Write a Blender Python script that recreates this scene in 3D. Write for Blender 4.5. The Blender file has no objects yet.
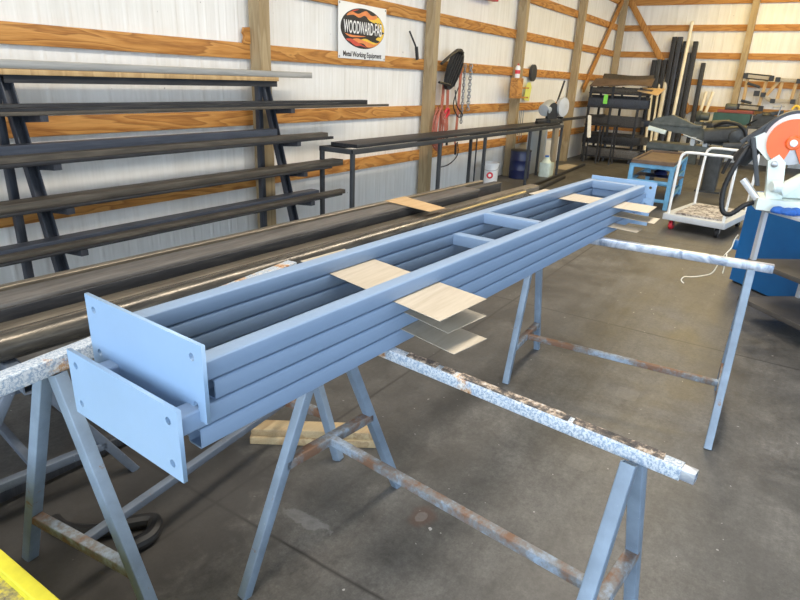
import bpy, bmesh, math, random
from mathutils import Vector, Matrix
random.seed(7)
S = bpy.context.scene
COL = S.collection
V = Vector

# ------------------------------------------------------------------ materials
def nt(name):
    m = bpy.data.materials.new(name); m.use_nodes = True
    t = m.node_tree; t.nodes.clear()
    o = t.nodes.new('ShaderNodeOutputMaterial'); b = t.nodes.new('ShaderNodeBsdfPrincipled')
    t.links.new(b.outputs[0], o.inputs[0])
    return m, t, b
def N(t, kind, **kw):
    n = t.nodes.new(kind)
    for k, v in kw.items():
        if k in n.inputs: n.inputs[k].default_value = v
        else: setattr(n, k, v)
    return n
def coords(t, scale=(1, 1, 1), kind='Object', rot=(0, 0, 0)):
    c = N(t, 'ShaderNodeTexCoord'); mp = N(t, 'ShaderNodeMapping')
    mp.inputs['Scale'].default_value = scale; mp.inputs['Rotation'].default_value = rot
    t.links.new(c.outputs[kind], mp.inputs[0]); return mp.outputs[0]
def noise(t, vec, scale, detail=4, rough=.6, dist=0):
    n = N(t, 'ShaderNodeTexNoise'); n.inputs['Scale'].default_value = scale
    n.inputs['Detail'].default_value = detail; n.inputs['Roughness'].default_value = rough
    n.inputs['Distortion'].default_value = dist
    t.links.new(vec, n.inputs['Vector']); return n.outputs[0]
def ramp(t, fac, stops, interp='LINEAR'):
    r = N(t, 'ShaderNodeValToRGB'); r.color_ramp.interpolation = interp
    e = r.color_ramp.elements
    while len(e) < len(stops): e.new(.5)
    for k, (p, c) in enumerate(stops):
        e[k].position = p; e[k].color = (*c, 1) if len(c) == 3 else c
    t.links.new(fac, r.inputs[0]); return r.outputs[0]
def mix(t, fac, a, b, mode='MIX'):
    n = N(t, 'ShaderNodeMix', data_type='RGBA', blend_type=mode)
    for i, x in ((0, fac), (6, a), (7, b)):
        if hasattr(x, 'links'): t.links.new(x, n.inputs[i])
        elif isinstance(x, (int, float)): n.inputs[i].default_value = x
        else: n.inputs[i].default_value = (*x, 1)
    return n.outputs[2]
def bump(t, b, h, s=.3, d=.01):
    n = N(t, 'ShaderNodeBump'); n.inputs['Strength'].default_value = s; n.inputs['Distance'].default_value = d
    t.links.new(h, n.inputs['Height']); t.links.new(n.outputs[0], b.inputs['Normal'])
def simple(name, col, rough=.5, metal=0, var=.12, scale=6, bmp=.08, spec=.5):
    m, t, b = nt(name); v = coords(t)
    f = noise(t, v, scale, 5)
    c = ramp(t, f, [(.3, tuple(x * (1 - var) for x in col)), (.7, tuple(min(1, x * (1 + var)) for x in col))])
    t.links.new(c, b.inputs['Base Color'])
    b.inputs['Roughness'].default_value = rough; b.inputs['Metallic'].default_value = metal
    b.inputs['Specular IOR Level'].default_value = spec
    if bmp: bump(t, b, noise(t, v, scale * 9, 3), bmp, .004)
    return m
def streaky(name, cols, axis=0, rough=.5, metal=.3, scale=5, spots=None):
    """mill scale / worn metal: grain drawn out along one axis"""
    m, t, b = nt(name)
    sc = [9, 9, 9]; sc[axis] = .7
    v = coords(t, tuple(sc)); f = noise(t, v, scale, 6, .65)
    c = ramp(t, f, [(.25, cols[0]), (.5, cols[1]), (.75, cols[2])])
    v2 = coords(t)
    if spots:
        g = noise(t, v2, spots[1], 6, .7)
        k = ramp(t, g, [(spots[2], (0, 0, 0)), (spots[2] + .05, (1, 1, 1))])
        c = mix(t, k, c, spots[0])
    t.links.new(c, b.inputs['Base Color'])
    b.inputs['Roughness'].default_value = rough; b.inputs['Metallic'].default_value = metal
    bump(t, b, noise(t, v2, 60, 3), .1, .003)
    return m
def wood(name, dark, mid, light, axis=0, scale=1.6, contrast=1.0, rough=.65, ring=9):
    m, t, b = nt(name)
    sc = [1, 1, 1]; sc[axis] = .16
    v = coords(t, tuple(s * scale for s in sc))
    oi = N(t, 'ShaderNodeObjectInfo')
    add = N(t, 'ShaderNodeVectorMath', operation='ADD'); t.links.new(v, add.inputs[0])
    mul = N(t, 'ShaderNodeMath', operation='MULTIPLY'); mul.inputs[1].default_value = 37.
    t.links.new(oi.outputs['Random'], mul.inputs[0]); t.links.new(mul.outputs[0], add.inputs[1])
    v = add.outputs[0]
    base = noise(t, v, 3.2, 3, .5, .6)
    w = N(t, 'ShaderNodeMath', operation='MULTIPLY'); w.inputs[1].default_value = ring; t.links.new(base, w.inputs[0])
    fr = N(t, 'ShaderNodeMath', operation='FRACT'); t.links.new(w.outputs[0], fr.inputs[0])
    c = ramp(t, fr.outputs[0], [(0, light), (.45, mid), (.85, dark), (1, light)])
    fine = noise(t, coords(t, tuple(60 if i != axis else 2.5 for i in range(3))), 3, 4)
    c = mix(t, .35, c, ramp(t, fine, [(.3, dark), (.65, light)]))
    kn = N(t, 'ShaderNodeTexVoronoi'); kn.inputs['Scale'].default_value = 2.3
    sc2 = [1.6, 1.6, 1.6]; sc2[axis] = .7
    t.links.new(coords(t, tuple(sc2)), kn.inputs['Vector'])
    kf = ramp(t, kn.outputs['Distance'], [(.03, (1, 1, 1)), (.07, (0, 0, 0))])
    c = mix(t, kf, c, tuple(x * .35 for x in dark))
    t.links.new(c, b.inputs['Base Color']); b.inputs['Roughness'].default_value = rough
    bump(t, b, fine, .15, .003)
    return m

M = {}
M['girt'] = wood('orange_pine', (.24, .078, .010), (.50, .210, .040), (.64, .32, .085), 0, ring=8)
M['girt_y'] = wood('orange_pine_back', (.30, .115, .020), (.46, .205, .046), (.54, .27, .072), 1, ring=6)
M['brace'] = wood('orange_pine_brace', (.30, .115, .020), (.46, .205, .046), (.54, .27, .072), 2, ring=6)
M['post'] = wood('treated_timber', (.26, .18, .085), (.36, .26, .135), (.43, .33, .19), 2, ring=5)
M['lumber'] = wood('pale_lumber', (.50, .32, .15), (.66, .48, .27), (.75, .58, .36), 0, ring=6)
M['lumber_shaded'] = wood('shaded_offcut_lumber', (.30, .20, .10), (.42, .31, .17), (.50, .39, .23), 0, ring=6)  # darker copy of the pale lumber, shade under the frames put into the colour
M['plank'] = wood('grey_plank', (.20, .16, .11), (.30, .25, .18), (.36, .31, .24), 2, ring=5)
M['ply'] = streaky('pale_board', ((.35, .295, .22), (.43, .375, .295), (.50, .445, .36)), 0, .6, 0, 4)
M['card'] = streaky('brown_card', ((.42, .27, .13), (.52, .35, .18), (.58, .41, .23)), 0, .7, 0, 2)
M['paint'] = simple('blue_grey_paint', (.208, .295, .43), .42, 0, .04, 3, .03)
M['plate'] = simple('blue_grey_plate', (.258, .385, .555), .45, 0, .03, 8, .05)
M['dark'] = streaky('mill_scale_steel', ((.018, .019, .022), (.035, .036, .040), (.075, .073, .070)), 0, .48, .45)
M['darkz'] = streaky('mill_scale_upright', ((.030, .034, .045), (.050, .055, .068), (.085, .088, .095)), 2, .45, .4)
M['brownsteel'] = streaky('rusty_flat_steel', ((.045, .040, .034), (.09, .078, .062), (.16, .14, .11)), 0, .5, .4)
M['bluesteel'] = streaky('blued_steel', ((.035, .042, .058), (.055, .064, .085), (.085, .095, .12)), 0, .42, .45)
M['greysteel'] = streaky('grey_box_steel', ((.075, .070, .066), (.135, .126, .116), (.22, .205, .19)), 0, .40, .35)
M['darkbox'] = streaky('dark_box_steel', ((.035, .034, .036), (.065, .062, .062), (.11, .105, .10)), 0, .4, .4)
M['tan_tube'] = streaky('varnished_tube', ((.10, .086, .067), (.20, .17, .13), (.31, .265, .195)), 0, .3, .5)
M['pipe'] = streaky('bare_pipe', ((.045, .042, .040), (.12, .108, .092), (.27, .235, .18)), 0, .27, .65)
M['alu'] = streaky('aluminium_bar', ((.36, .345, .31), (.48, .455, .41), (.60, .565, .50)), 0, .32, .7)
M['bench'] = simple('charcoal_bench', (.050, .054, .058), .5, .3, .2, 4, .05)
M['black'] = simple('black_plastic', (.018, .019, .021), .45, 0, .25, 6, .05)
M['rubber'] = simple('black_rubber', (.012, .012, .013), .55, 0, .2, 8, .05)
M['chain'] = simple('galvanised_chain', (.33, .33, .33), .35, .8, .2, 9, 0)
M['orange'] = simple('orange_guard', (.80, .125, .018), .38, 0, .08, 4, .03)
M['redcord'] = simple('orange_red_cord', (.48, .15, .10), .55, 0, .25, 12, .05)
M['redstrap'] = simple('faded_red_strap', (.42, .13, .085), .7, 0, .3, 14, .1)
M['red'] = simple('red_plastic', (.62, .03, .045), .4, 0, .1, 4, 0)
M['white'] = simple('white_plastic', (.80, .80, .78), .45, 0, .05, 4, .03)
M['cast'] = simple('pale_cast_paint', (.66, .74, .70), .42, 0, .08, 5, .06)
M['pvc'] = simple('cream_pipe', (.72, .66, .53), .45, 0, .1, 4, .02)
M['sky'] = simple('light_blue_paint', (.13, .34, .54), .5, 0, .25, 7, .06)
M['blue'] = simple('bright_blue_paint', (.010, .125, .36), .4, 0, .12, 2.5, .03)
M['navy'] = simple('navy_drum', (.008, .014, .065), .35, 0, .15, 5, .02)
M['rag'] = simple('blue_rag', (.02, .11, .42), .8, 0, .3, 18, .2)
M['silver'] = simple('silver_tube', (.62, .64, .66), .35, .35, .08, 6, .03)
M['yellow'] = simple('yellow_paint', (.62, .55, .035), .42, 0, .12, 16, .06)
M['rust'] = simple('rust_brown', (.22, .09, .035), .75, 0, .4, 20, .15)
M['brownboard'] = simple('brown_tray', (.13, .088, .062), .7, 0, .3, 7, .1)
M['shelf'] = simple('grey_brown_shelf', (.085, .078, .072), .55, .2, .25, 5, .08)
M['machine'] = simple('dark_machine_iron', (.040, .042, .042), .5, .2, .4, 9, .15)
M['machine2'] = simple('green_grey_iron', (.075, .085, .080), .5, .2, .35, 9, .15)
M['maroon'] = simple('maroon_board', (.25, .055, .04), .6, 0, .25, 8, .05)
M['green'] = simple('green_case', (.03, .085, .065), .5, 0, .2, 6, .05)
M['tag_green'] = simple('lime_tag', (.25, .75, .10), .6, 0, .1, 6, 0)
M['tag_yellow'] = simple('yellow_tag', (.72, .72, .16), .6, 0, .1, 6, 0)
M['greypanel'] = simple('grey_sheet', (.40, .43, .45), .45, .1, .1, 3, .03)
M['paper'] = simple('cloth_white', (.78, .77, .74), .8, 0, .1, 10, .1)
M['banner'] = simple('banner_vinyl', (.84, .83, .80), .45, 0, .03, 3, .02)
M['ink'] = simple('banner_black', (.02, .018, .02), .45, 0, .1, 8, 0)
M['flame_y'] = simple('banner_yellow', (.85, .55, .06), .45, 0, .1, 9, 0)
M['flame_o'] = simple('banner_orange', (.80, .26, .08), .45, 0, .15, 9, 0)
M['flame_r'] = simple('banner_red', (.62, .08, .05), .45, 0, .15, 9, 0)
M['ltan'] = wood('clamp_wood', (.36, .22, .09), (.50, .33, .15), (.58, .40, .20), 2, ring=5)
M['cart_grey'] = simple('pale_grey_cart', (.58, .61, .64), .45, .1, .08, 5, .03)
M['clear'] = simple('frosted_jug', (.62, .72, .66), .3, 0, .12, 8, .02)

def horse_mat(name, base, crust=0.0):
    m, t, b = nt(name); v = coords(t)
    c = ramp(t, noise(t, v, 9, 5), [(.3, tuple(x * .8 for x in base)), (.7, tuple(min(1, x * 1.15) for x in base))])
    sp = ramp(t, noise(t, v, 85, 4, .7), [(.66, (0, 0, 0)), (.78, (.6, .6, .6))])
    c = mix(t, sp, c, (.55, .61, .66))
    r = ramp(t, noise(t, v, 14, 6, .75), [(.63, (0, 0, 0)), (.70, (1, 1, 1))])
    c = mix(t, r, c, (.20, .12, .07))
    if crust:
        k = ramp(t, noise(t, v, 130, 5, .8), [(.46, (0, 0, 0)), (.53, (1, 1, 1))])
        c = mix(t, k, c, (.58, .62, .66))
        k2 = ramp(t, noise(t, v, 6, 5, .7), [(.56, (0, 0, 0)), (.62, (1, 1, 1))])
        c = mix(t, k2, c, ramp(t, noise(t, v, 40, 4, .8), [(.4, (.34, .15, .06)), (.5, (.52, .33, .18)), (.6, (.72, .70, .66))]))
    t.links.new(c, b.inputs['Base Color'])
    b.inputs['Roughness'].default_value = .5; b.inputs['Metallic'].default_value = .1
    bump(t, b, noise(t, v, 60, 5, .8), .25 + crust * .6, .004)
    return m
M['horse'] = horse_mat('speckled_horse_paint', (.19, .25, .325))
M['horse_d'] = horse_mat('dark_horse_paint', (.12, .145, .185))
M['crust'] = horse_mat('paint_crusted_steel', (.26, .34, .45), .8)
def crust_top():
    m, t, b = nt('burnt_crust'); v = coords(t)
    c = ramp(t, noise(t, v, 26, 6, .75), [(.36, (.025, .025, .03)), (.48, (.10, .085, .075)), (.56, (.42, .33, .25)), (.66, (.62, .62, .62))])
    t.links.new(c, b.inputs['Base Color']); b.inputs['Roughness'].default_value = .7
    bump(t, b, noise(t, v, 50, 5, .8), .8, .006); return m
M['crust_top'] = crust_top()
def foil():
    m, t, b = nt('silver_smeared_bar'); v = coords(t, (1, 1, 1))
    c = ramp(t, noise(t, v, 7, 5, .6, 1.5), [(.34, (.16, .20, .27)), (.5, (.42, .46, .54)), (.66, (.66, .68, .71))])
    t.links.new(c, b.inputs['Base Color']); b.inputs['Roughness'].default_value = .36; b.inputs['Metallic'].default_value = .55
    bump(t, b, noise(t, v, 24, 4), .25, .005); return m
M['foil'] = foil()
def rusty_stretch():
    m, t, b = nt('rust_patched_stretcher'); v = coords(t)
    c = ramp(t, noise(t, v, 7, 6, .7), [(.38, (.26, .33, .42)), (.48, (.17, .17, .17)), (.58, (.16, .085, .05))])
    t.links.new(c, b.inputs['Base Color']); b.inputs['Roughness'].default_value = .65
    bump(t, b, noise(t, v, 60, 4), .3, .004); return m
M['stretch'] = rusty_stretch()
def mat_blanket():
    m, t, b = nt('mottled_mat'); v = coords(t)
    c = ramp(t, noise(t, v, 16, 4, .6, 1.2), [(.38, (.12, .10, .09)), (.52, (.42, .38, .34)), (.62, (.66, .62, .57))])
    t.links.new(c, b.inputs['Base Color']); b.inputs['Roughness'].default_value = .9
    bump(t, b, noise(t, v, 14, 4, .6), .5, .02); return m
M['mat'] = mat_blanket()
def scuffed():
    m, t, b = nt('scuffed_yellow_deck'); v = coords(t)
    c = ramp(t, noise(t, v, 22, 6, .7), [(.4, (.10, .09, .08)), (.5, (.32, .27, .10)), (.6, (.62, .52, .06))])
    t.links.new(c, b.inputs['Base Color']); b.inputs['Roughness'].default_value = .6; return m
M['scuff'] = scuffed()
def wallmat(name, ax):
    m, t, b = nt(name)
    sc = [1, 1, 1]; sc[ax] = 9; sc[2] = .5
    v = coords(t, tuple(sc))
    c = ramp(t, noise(t, v, 1.3, 5, .6), [(.3, (.76, .735, .685)), (.55, (.85, .83, .785)), (.75, (.88, .865, .825))])
    g = ramp(t, noise(t, coords(t), 1.1, 5, .6), [(.35, (.90, .88, .84)), (.6, (1, 1, 1))])
    c = mix(t, .6, c, g, 'MULTIPLY')
    sp = ramp(t, noise(t, coords(t), 17, 3, .5), [(.735, (0, 0, 0)), (.76, (1, 1, 1))])
    c = mix(t, sp, c, (.42, .40, .37))
    t.links.new(c, b.inputs['Base Color']); b.inputs['Roughness'].default_value = .55
    bump(t, b, noise(t, coords(t, tuple(30 if i == ax else 2 for i in range(3))), 2, 3), .25, .006)
    return m
M['wall'] = wallmat('white_ribbed_liner', 0)
M['wall_b'] = wallmat('white_ribbed_liner_back', 1)
def concrete():
    m, t, b = nt('worn_concrete'); v = coords(t)
    big = noise(t, v, .55, 6, .65, .4); med = noise(t, v, 2.6, 6, .7, .3); fine = noise(t, v, 42, 4, .7); mid = noise(t, v, 9, 6, .7, .5)
    c = ramp(t, med, [(.30, (.064, .063, .060)), (.48, (.112, .1095, .104)), (.68, (.166, .162, .154))])
    c = mix(t, .75, c, ramp(t, big, [(.32, (.62, .61, .61)), (.62, (1.0, .98, .95))]), 'MULTIPLY')
    c = mix(t, .8, c, ramp(t, fine, [(.3, (.72, .72, .72)), (.7, (1.22, 1.22, 1.22))]), 'MULTIPLY')
    c = mix(t, .6, c, ramp(t, noise(t, v, 130, 3, .6), [(.3, (.75, .75, .75)), (.7, (1.2, 1.2, 1.2))]), 'MULTIPLY')
    c = mix(t, .55, c, ramp(t, mid, [(.32, (.70, .69, .68)), (.5, (1, 1, 1)), (.68, (1.22, 1.20, 1.18))]), 'MULTIPLY')
    st = noise(t, coords(t, (.5, 5, 1), rot=(0, 0, .35)), 2.2, 5, .65)
    c = mix(t, .5, c, ramp(t, st, [(.35, (.72, .71, .70)), (.6, (1.05, 1.05, 1.05))]), 'MULTIPLY')
    # oily dark blotches
    k = ramp(t, noise(t, v, 1.4, 4, .6, .5), [(.60, (0, 0, 0)), (.74, (.75, .75, .75))])
    c = mix(t, k, c, (.075, .071, .068))
    # pale paint flecks and scratches
    k = ramp(t, noise(t, v, 30, 2, .4), [(.755, (0, 0, 0)), (.775, (1, 1, 1))])
    c = mix(t, k, c, (.40, .39, .38))
    sxyz = N(t, 'ShaderNodeSeparateXYZ'); t.links.new(v, sxyz.inputs[0])
    wob = noise(t, v, 3, 3)
    def math_(op, a, bb):
        n = N(t, 'ShaderNodeMath', operation=op)
        for i, x in enumerate((a, bb)):
            if hasattr(x, 'links'): t.links.new(x, n.inputs[i])
            else: n.inputs[i].default_value = x
        return n.outputs[0]
    wo = math_('MULTIPLY', math_('SUBTRACT', wob, .5), .02)
    heights = None
    for axis, off in (('X', 1.29), ('Y', 1.68)):       # sawn control joints every 3.05 m
        a = math_('ADD', sxyz.outputs[axis], wo)
        p = math_('ABSOLUTE', math_('SUBTRACT', math_('FRACT', math_('DIVIDE', math_('SUBTRACT', a, off - 1.525), 3.05), 0), .5), 0)
        k = ramp(t, p, [(.0010, (1, 1, 1)), (.0022, (0, 0, 0))])
        c = mix(t, k, c, (.030, .028, .027))
    def patch(x0, y0, sx, sy, col, amt, soft=.5, pw=2.6, wobble=1.6):
        nonlocal c
        dx = math_('DIVIDE', math_('SUBTRACT', sxyz.outputs['X'], x0), sx); dy = math_('DIVIDE', math_('SUBTRACT', sxyz.outputs['Y'], y0), sy)
        r = math_('ADD', math_('POWER', math_('ABSOLUTE', dx, 0), pw), math_('POWER', math_('ABSOLUTE', dy, 0), pw))
        r = math_('ADD', r, math_('MULTIPLY', math_('SUBTRACT', mid, .5), wobble))
        k = ramp(t, r, [(1 - soft, (amt,) * 3), (1.0, (0, 0, 0))])
        c = mix(t, k, c, col)
    patch(1.73, .945, .085, .055, (.12, .055, .035), .6, .8, 2, 3)     # rust coloured spill
    patch(1.72, .95, .035, .022, (.27, .25, .24), .5, .4, 2, 3)
    patch(1.43, 1.31, .035, .13, (.40, .40, .40), .3, .6, 2, 6)         # white scuff
    patch(3.31, .52, .075, .060, (.26, .245, .22), .2, .25, 6, .8)     # pale square marks
    patch(2.48, .54, .060, .055, (.25, .235, .21), .15, .3, 6, .8)
    patch(1.05, 1.95, .7, .55, (.035, .033, .032), .8)                  # shade under the long stock, painted into the floor colour
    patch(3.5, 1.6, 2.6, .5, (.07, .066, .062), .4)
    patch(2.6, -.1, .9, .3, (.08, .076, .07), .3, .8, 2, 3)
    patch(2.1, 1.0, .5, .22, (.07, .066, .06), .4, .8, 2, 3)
    t.links.new(c, b.inputs['Base Color'])
    t.links.new(ramp(t, med, [(.3, (.34,) * 3), (.7, (.62,) * 3)]), b.inputs['Roughness'])
    b.inputs['Specular IOR Level'].default_value = .4
    bump(t, b, fine, .12, .004)
    return m
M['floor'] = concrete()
M['ceil'] = simple('white_ceiling_liner', (.80, .79, .76), .6, 0, .03, 2, 0)

# ------------------------------------------------------------------ mesh helpers (world coordinates)
def rr(w, h, r=0, seg=3):
    if r <= 0: return [(-w/2, -h/2), (w/2, -h/2), (w/2, h/2), (-w/2, h/2)]
    out = []
    for cx, cy, a0 in ((w/2-r, -h/2+r, -90), (w/2-r, h/2-r, 0), (-w/2+r, h/2-r, 90), (-w/2+r, -h/2+r, 180)):
        for k in range(seg + 1):
            a = math.radians(a0 + 90 * k / seg); out.append((cx + r*math.cos(a), cy + r*math.sin(a)))
    return out
def circ(r, n=20): return [(r*math.cos(2*math.pi*k/n), r*math.sin(2*math.pi*k/n)) for k in range(n)]
def basis(p0, p1, up=(0, 0, 1)):
    a = (V(p1) - V(p0)).normalized(); u = V(up)
    if abs(a.dot(u)) > .98: u = V((1, 0, 0)) if abs(a.x) < .9 else V((0, 1, 0))
    u = (u - a * a.dot(u)).normalized(); s = u.cross(a)
    return a, s, u
def extrude(bm, prof, p0, p1, up=(0, 0, 1), inner=None):
    a, s, u = basis(p0, p1, up); p0 = V(p0); p1 = V(p1)
    def ring(pr, p): return [bm.verts.new(p + s*x + u*y) for x, y in pr]
    A = ring(prof, p0); B = ring(prof, p1); n = len(prof)
    for i in range(n): bm.faces.new((A[i], A[(i+1) % n], B[(i+1) % n], B[i]))
    if inner:
        C = ring(inner, p0); D = ring(inner, p1)
        for i in range(n):
            j = (i+1) % n
            bm.faces.new((C[j], C[i], D[i], D[j])); bm.faces.new((A[j], A[i], C[i], C[j])); bm.faces.new((B[i], B[j], D[j], D[i]))
    else:
        bm.faces.new(A[::-1]); bm.faces.new(B)
def bar(bm, p0, p1, w, h, up=(0, 0, 1), r=.003, seg=2): extrude(bm, rr(w, h, min(r, w*.4, h*.4), seg), p0, p1, up)
def tube(bm, p0, p1, w, h, up=(0, 0, 1), t=.004, r=.006, seg=3):
    extrude(bm, rr(w, h, r, seg), p0, p1, up, rr(w-2*t, h-2*t, max(r-t, .001), seg))
def rod(bm, p0, p1, r, n=14): extrude(bm, circ(r, n), p0, p1)
def pipe(bm, p0, p1, r, t=.005, n=24): extrude(bm, circ(r, n), p0, p1, inner=circ(r-t, n))
def prof_along(bm, pts, p0, p1, up=(0, 0, 1)): extrude(bm, pts, p0, p1, up)
def channel(bm, p0, p1, w, h, t=.006, up=(0, 0, 1)):    # legs point down
    extrude(bm, [(-w/2, -h/2), (-w/2+t, -h/2), (-w/2+t, h/2-t), (w/2-t, h/2-t), (w/2-t, -h/2), (w/2, -h/2), (w/2, h/2), (-w/2, h/2)], p0, p1, up)
def angle(bm, p0, p1, w, h, t=.006, up=(0, 0, 1)):
    extrude(bm, [(-w/2, -h/2), (w/2, -h/2), (w/2, -h/2+t), (-w/2+t, -h/2+t), (-w/2+t, h/2), (-w/2, h/2)], p0, p1, up)
def box(bm, x0, x1, y0, y1, z0, z1, r=.004): 
    bar(bm, (x0, (y0+y1)/2, (z0+z1)/2), (x1, (y0+y1)/2, (z0+z1)/2), y1-y0, z1-z0, r=r)
def curve_pts(pts, n=8):
    P = [V(p) for p in pts]; out = []
    for i in range(len(P)-1):
        a = P[max(i-1, 0)]; b = P[i]; c = P[i+1]; d = P[min(i+2, len(P)-1)]
        for k in range(n):
            t = k / n
            out.append(.5*((2*b) + (c-a)*t + (2*a-5*b+4*c-d)*t*t + (3*b-a-3*c+d)*t**3))
    return out + [P[-1]]
def sweep(bm, pts, r, n=8, closed=False):
    P = [V(p) for p in pts]; rings = []; L = len(P); last = None
    for i, p in enumerate(P):
        if closed: a = P[(i+1) % L] - P[i-1]
        else: a = P[min(i+1, L-1)] - P[max(i-1, 0)]
        a.normalize()
        if last is None: u = V((0, 0, 1)) if abs(a.z) < .9 else V((1, 0, 0))
        else: u = last
        u = (u - a*a.dot(u)).normalized(); last = u; s = a.cross(u)
        rad = r[i] if isinstance(r, (list, tuple)) else r
        rings.append([bm.verts.new(p + (s*math.cos(2*math.pi*k/n) + u*math.sin(2*math.pi*k/n))*rad) for k in range(n)])
    for i in range(L if closed else L-1):
        A = rings[i]; B = rings[(i+1) % L]
        for k in range(n): bm.faces.new((A[k], A[(k+1) % n], B[(k+1) % n], B[k]))
    if not closed: bm.faces.new(rings[0][::-1]); bm.faces.new(rings[-1])
def lathe(bm, prof, c, n=28, axis=(0, 0, 1)):
    a = V(axis).normalized(); u = V((1, 0, 0)) if abs(a.x) < .8 else V((0, 0, 1)); u = (u - a*a.dot(u)).normalized(); s = a.cross(u)
    rings = [[bm.verts.new(V(c) + a*z + (u*math.cos(2*math.pi*k/n) + s*math.sin(2*math.pi*k/n))*max(r, 1e-4)) for k in range(n)] for r, z in prof]
    for A, B in zip(rings, rings[1:]):
        for k in range(n): bm.faces.new((A[k], A[(k+1) % n], B[(k+1) % n], B[k]))
    bm.faces.new(rings[0][::-1]); bm.faces.new(rings[-1])
def poly(bm, pts, d):
    """polygon pts (3D) given thickness vector d"""
    d = V(d); A = [bm.verts.new(V(p)) for p in pts]; B = [bm.verts.new(V(p) + d) for p in pts]; n = len(pts)
    bm.faces.new(A[::-1]); bm.faces.new(B)
    for i in range(n): bm.faces.new((A[i], A[(i+1) % n], B[(i+1) % n], B[i]))
def sheet(bm, c4, t=.002, nx=10, ny=4, wav=.0):
    """thin sheet between four corners, slightly wavy, thickness t downwards"""
    a, b, c, d = [V(p) for p in c4]; top = []; bot = []
    for i in range(nx+1):
        u = i/nx; r1 = []; r2 = []
        for j in range(ny+1):
            v = j/ny; p = (a*(1-u) + b*u)*(1-v) + (d*(1-u) + c*u)*v
            z = wav*math.sin(u*5+v*3)
            r1.append(bm.verts.new(p + V((0, 0, z)))); r2.append(bm.verts.new(p + V((0, 0, z-t))))
        top.append(r1); bot.append(r2)
    for i in range(nx):
        for j in range(ny):
            bm.faces.new((top[i][j], top[i+1][j], top[i+1][j+1], top[i][j+1])); bm.faces.new((bot[i][j+1], bot[i+1][j+1], bot[i+1][j], bot[i][j]))
    for i in range(nx):
        bm.faces.new((top[i+1][0], top[i][0], bot[i][0], bot[i+1][0])); bm.faces.new((top[i][ny], top[i+1][ny], bot[i+1][ny], bot[i][ny]))
    for j in range(ny):
        bm.faces.new((top[0][j], top[0][j+1], bot[0][j+1], bot[0][j])); bm.faces.new((top[nx][j+1], top[nx][j], bot[nx][j], bot[nx][j+1]))

def wmat(o):
    m = o.matrix_basis.copy(); p = o.parent
    while p: m = p.matrix_basis @ m; p = p.parent
    return m
def tag(o, label=None, cat=None, group=None, kind=None):
    if label: o['label'] = label
    if cat: o['category'] = cat
    if group: o['group'] = group
    if kind: o['kind'] = kind
    return o
def new(name, fn, mat, parent=None, smooth=True, origin=None):
    """fn(bm) fills a bmesh in world coordinates; becomes ONE mesh object"""
    bm = bmesh.new(); fn(bm)
    bmesh.ops.recalc_face_normals(bm, faces=bm.faces)
    me = bpy.data.meshes.new(name)
    o = bpy.data.objects.new(name, me); COL.objects.link(o)
    if parent:
        o.parent = parent; bm.transform(wmat(parent).inverted())
    else:
        if origin is None:
            xs = [v.co for v in bm.verts]
            origin = V((sum(c.x for c in xs)/len(xs), sum(c.y for c in xs)/len(xs), min(c.z for c in xs)))
        o.location = origin; bm.transform(Matrix.Translation(-V(origin)))
    bm.to_mesh(me); bm.free(); me.materials.append(M[mat])
    if smooth:
        for p in me.polygons: p.use_smooth = True
        me.set_sharp_from_angle(angle=math.radians(29))
    return o
def root(name, label, cat, loc, group=None, rotz=0):
    o = bpy.data.objects.new(name, None); COL.objects.link(o)
    o.empty_display_size = .1; o.location = loc; o.rotation_euler = (0, 0, rotz)
    return tag(o, label, cat, group)
def solo(name, fn, mat, label, cat, group=None, **kw): return tag(new(name, fn, mat, **kw), label, cat, group)
def struct(name, fn, mat, **kw):
    o = new(name, fn, mat, **kw); o['kind'] = 'structure'; return o
def fill_mesh(name, splines, depth, mat, parent, mtx, text=None, size=1, offset=0):
    """flat shape from 2D outlines (holes allowed) or lettering, made into a mesh"""
    if text is None:
        cu = bpy.data.curves.new(name, 'CURVE'); cu.dimensions = '2D'; cu.fill_mode = 'BOTH'
        for s in splines:
            sp = cu.splines.new('POLY'); sp.points.add(len(s)-1); sp.use_cyclic_u = True
            for p, q in zip(sp.points, s): p.co = (q[0], q[1], 0, 1)
    else:
        cu = bpy.data.curves.new(name, 'FONT'); cu.body = text; cu.size = size; cu.align_x = 'CENTER'; cu.align_y = 'CENTER'; cu.offset = offset
    cu.extrude = depth/2
    tmp = bpy.data.objects.new('tmp', cu); COL.objects.link(tmp)
    dg = bpy.context.evaluated_depsgraph_get(); me = bpy.data.meshes.new_from_object(tmp.evaluated_get(dg))
    bpy.data.objects.remove(tmp); bpy.data.curves.remove(cu)
    me.name = name; me.transform(wmat(parent).inverted() @ mtx if parent else mtx)
    me.materials.clear(); me.materials.append(M[mat])
    o = bpy.data.objects.new(name, me); COL.objects.link(o)
    if parent: o.parent = parent
    return o

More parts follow.
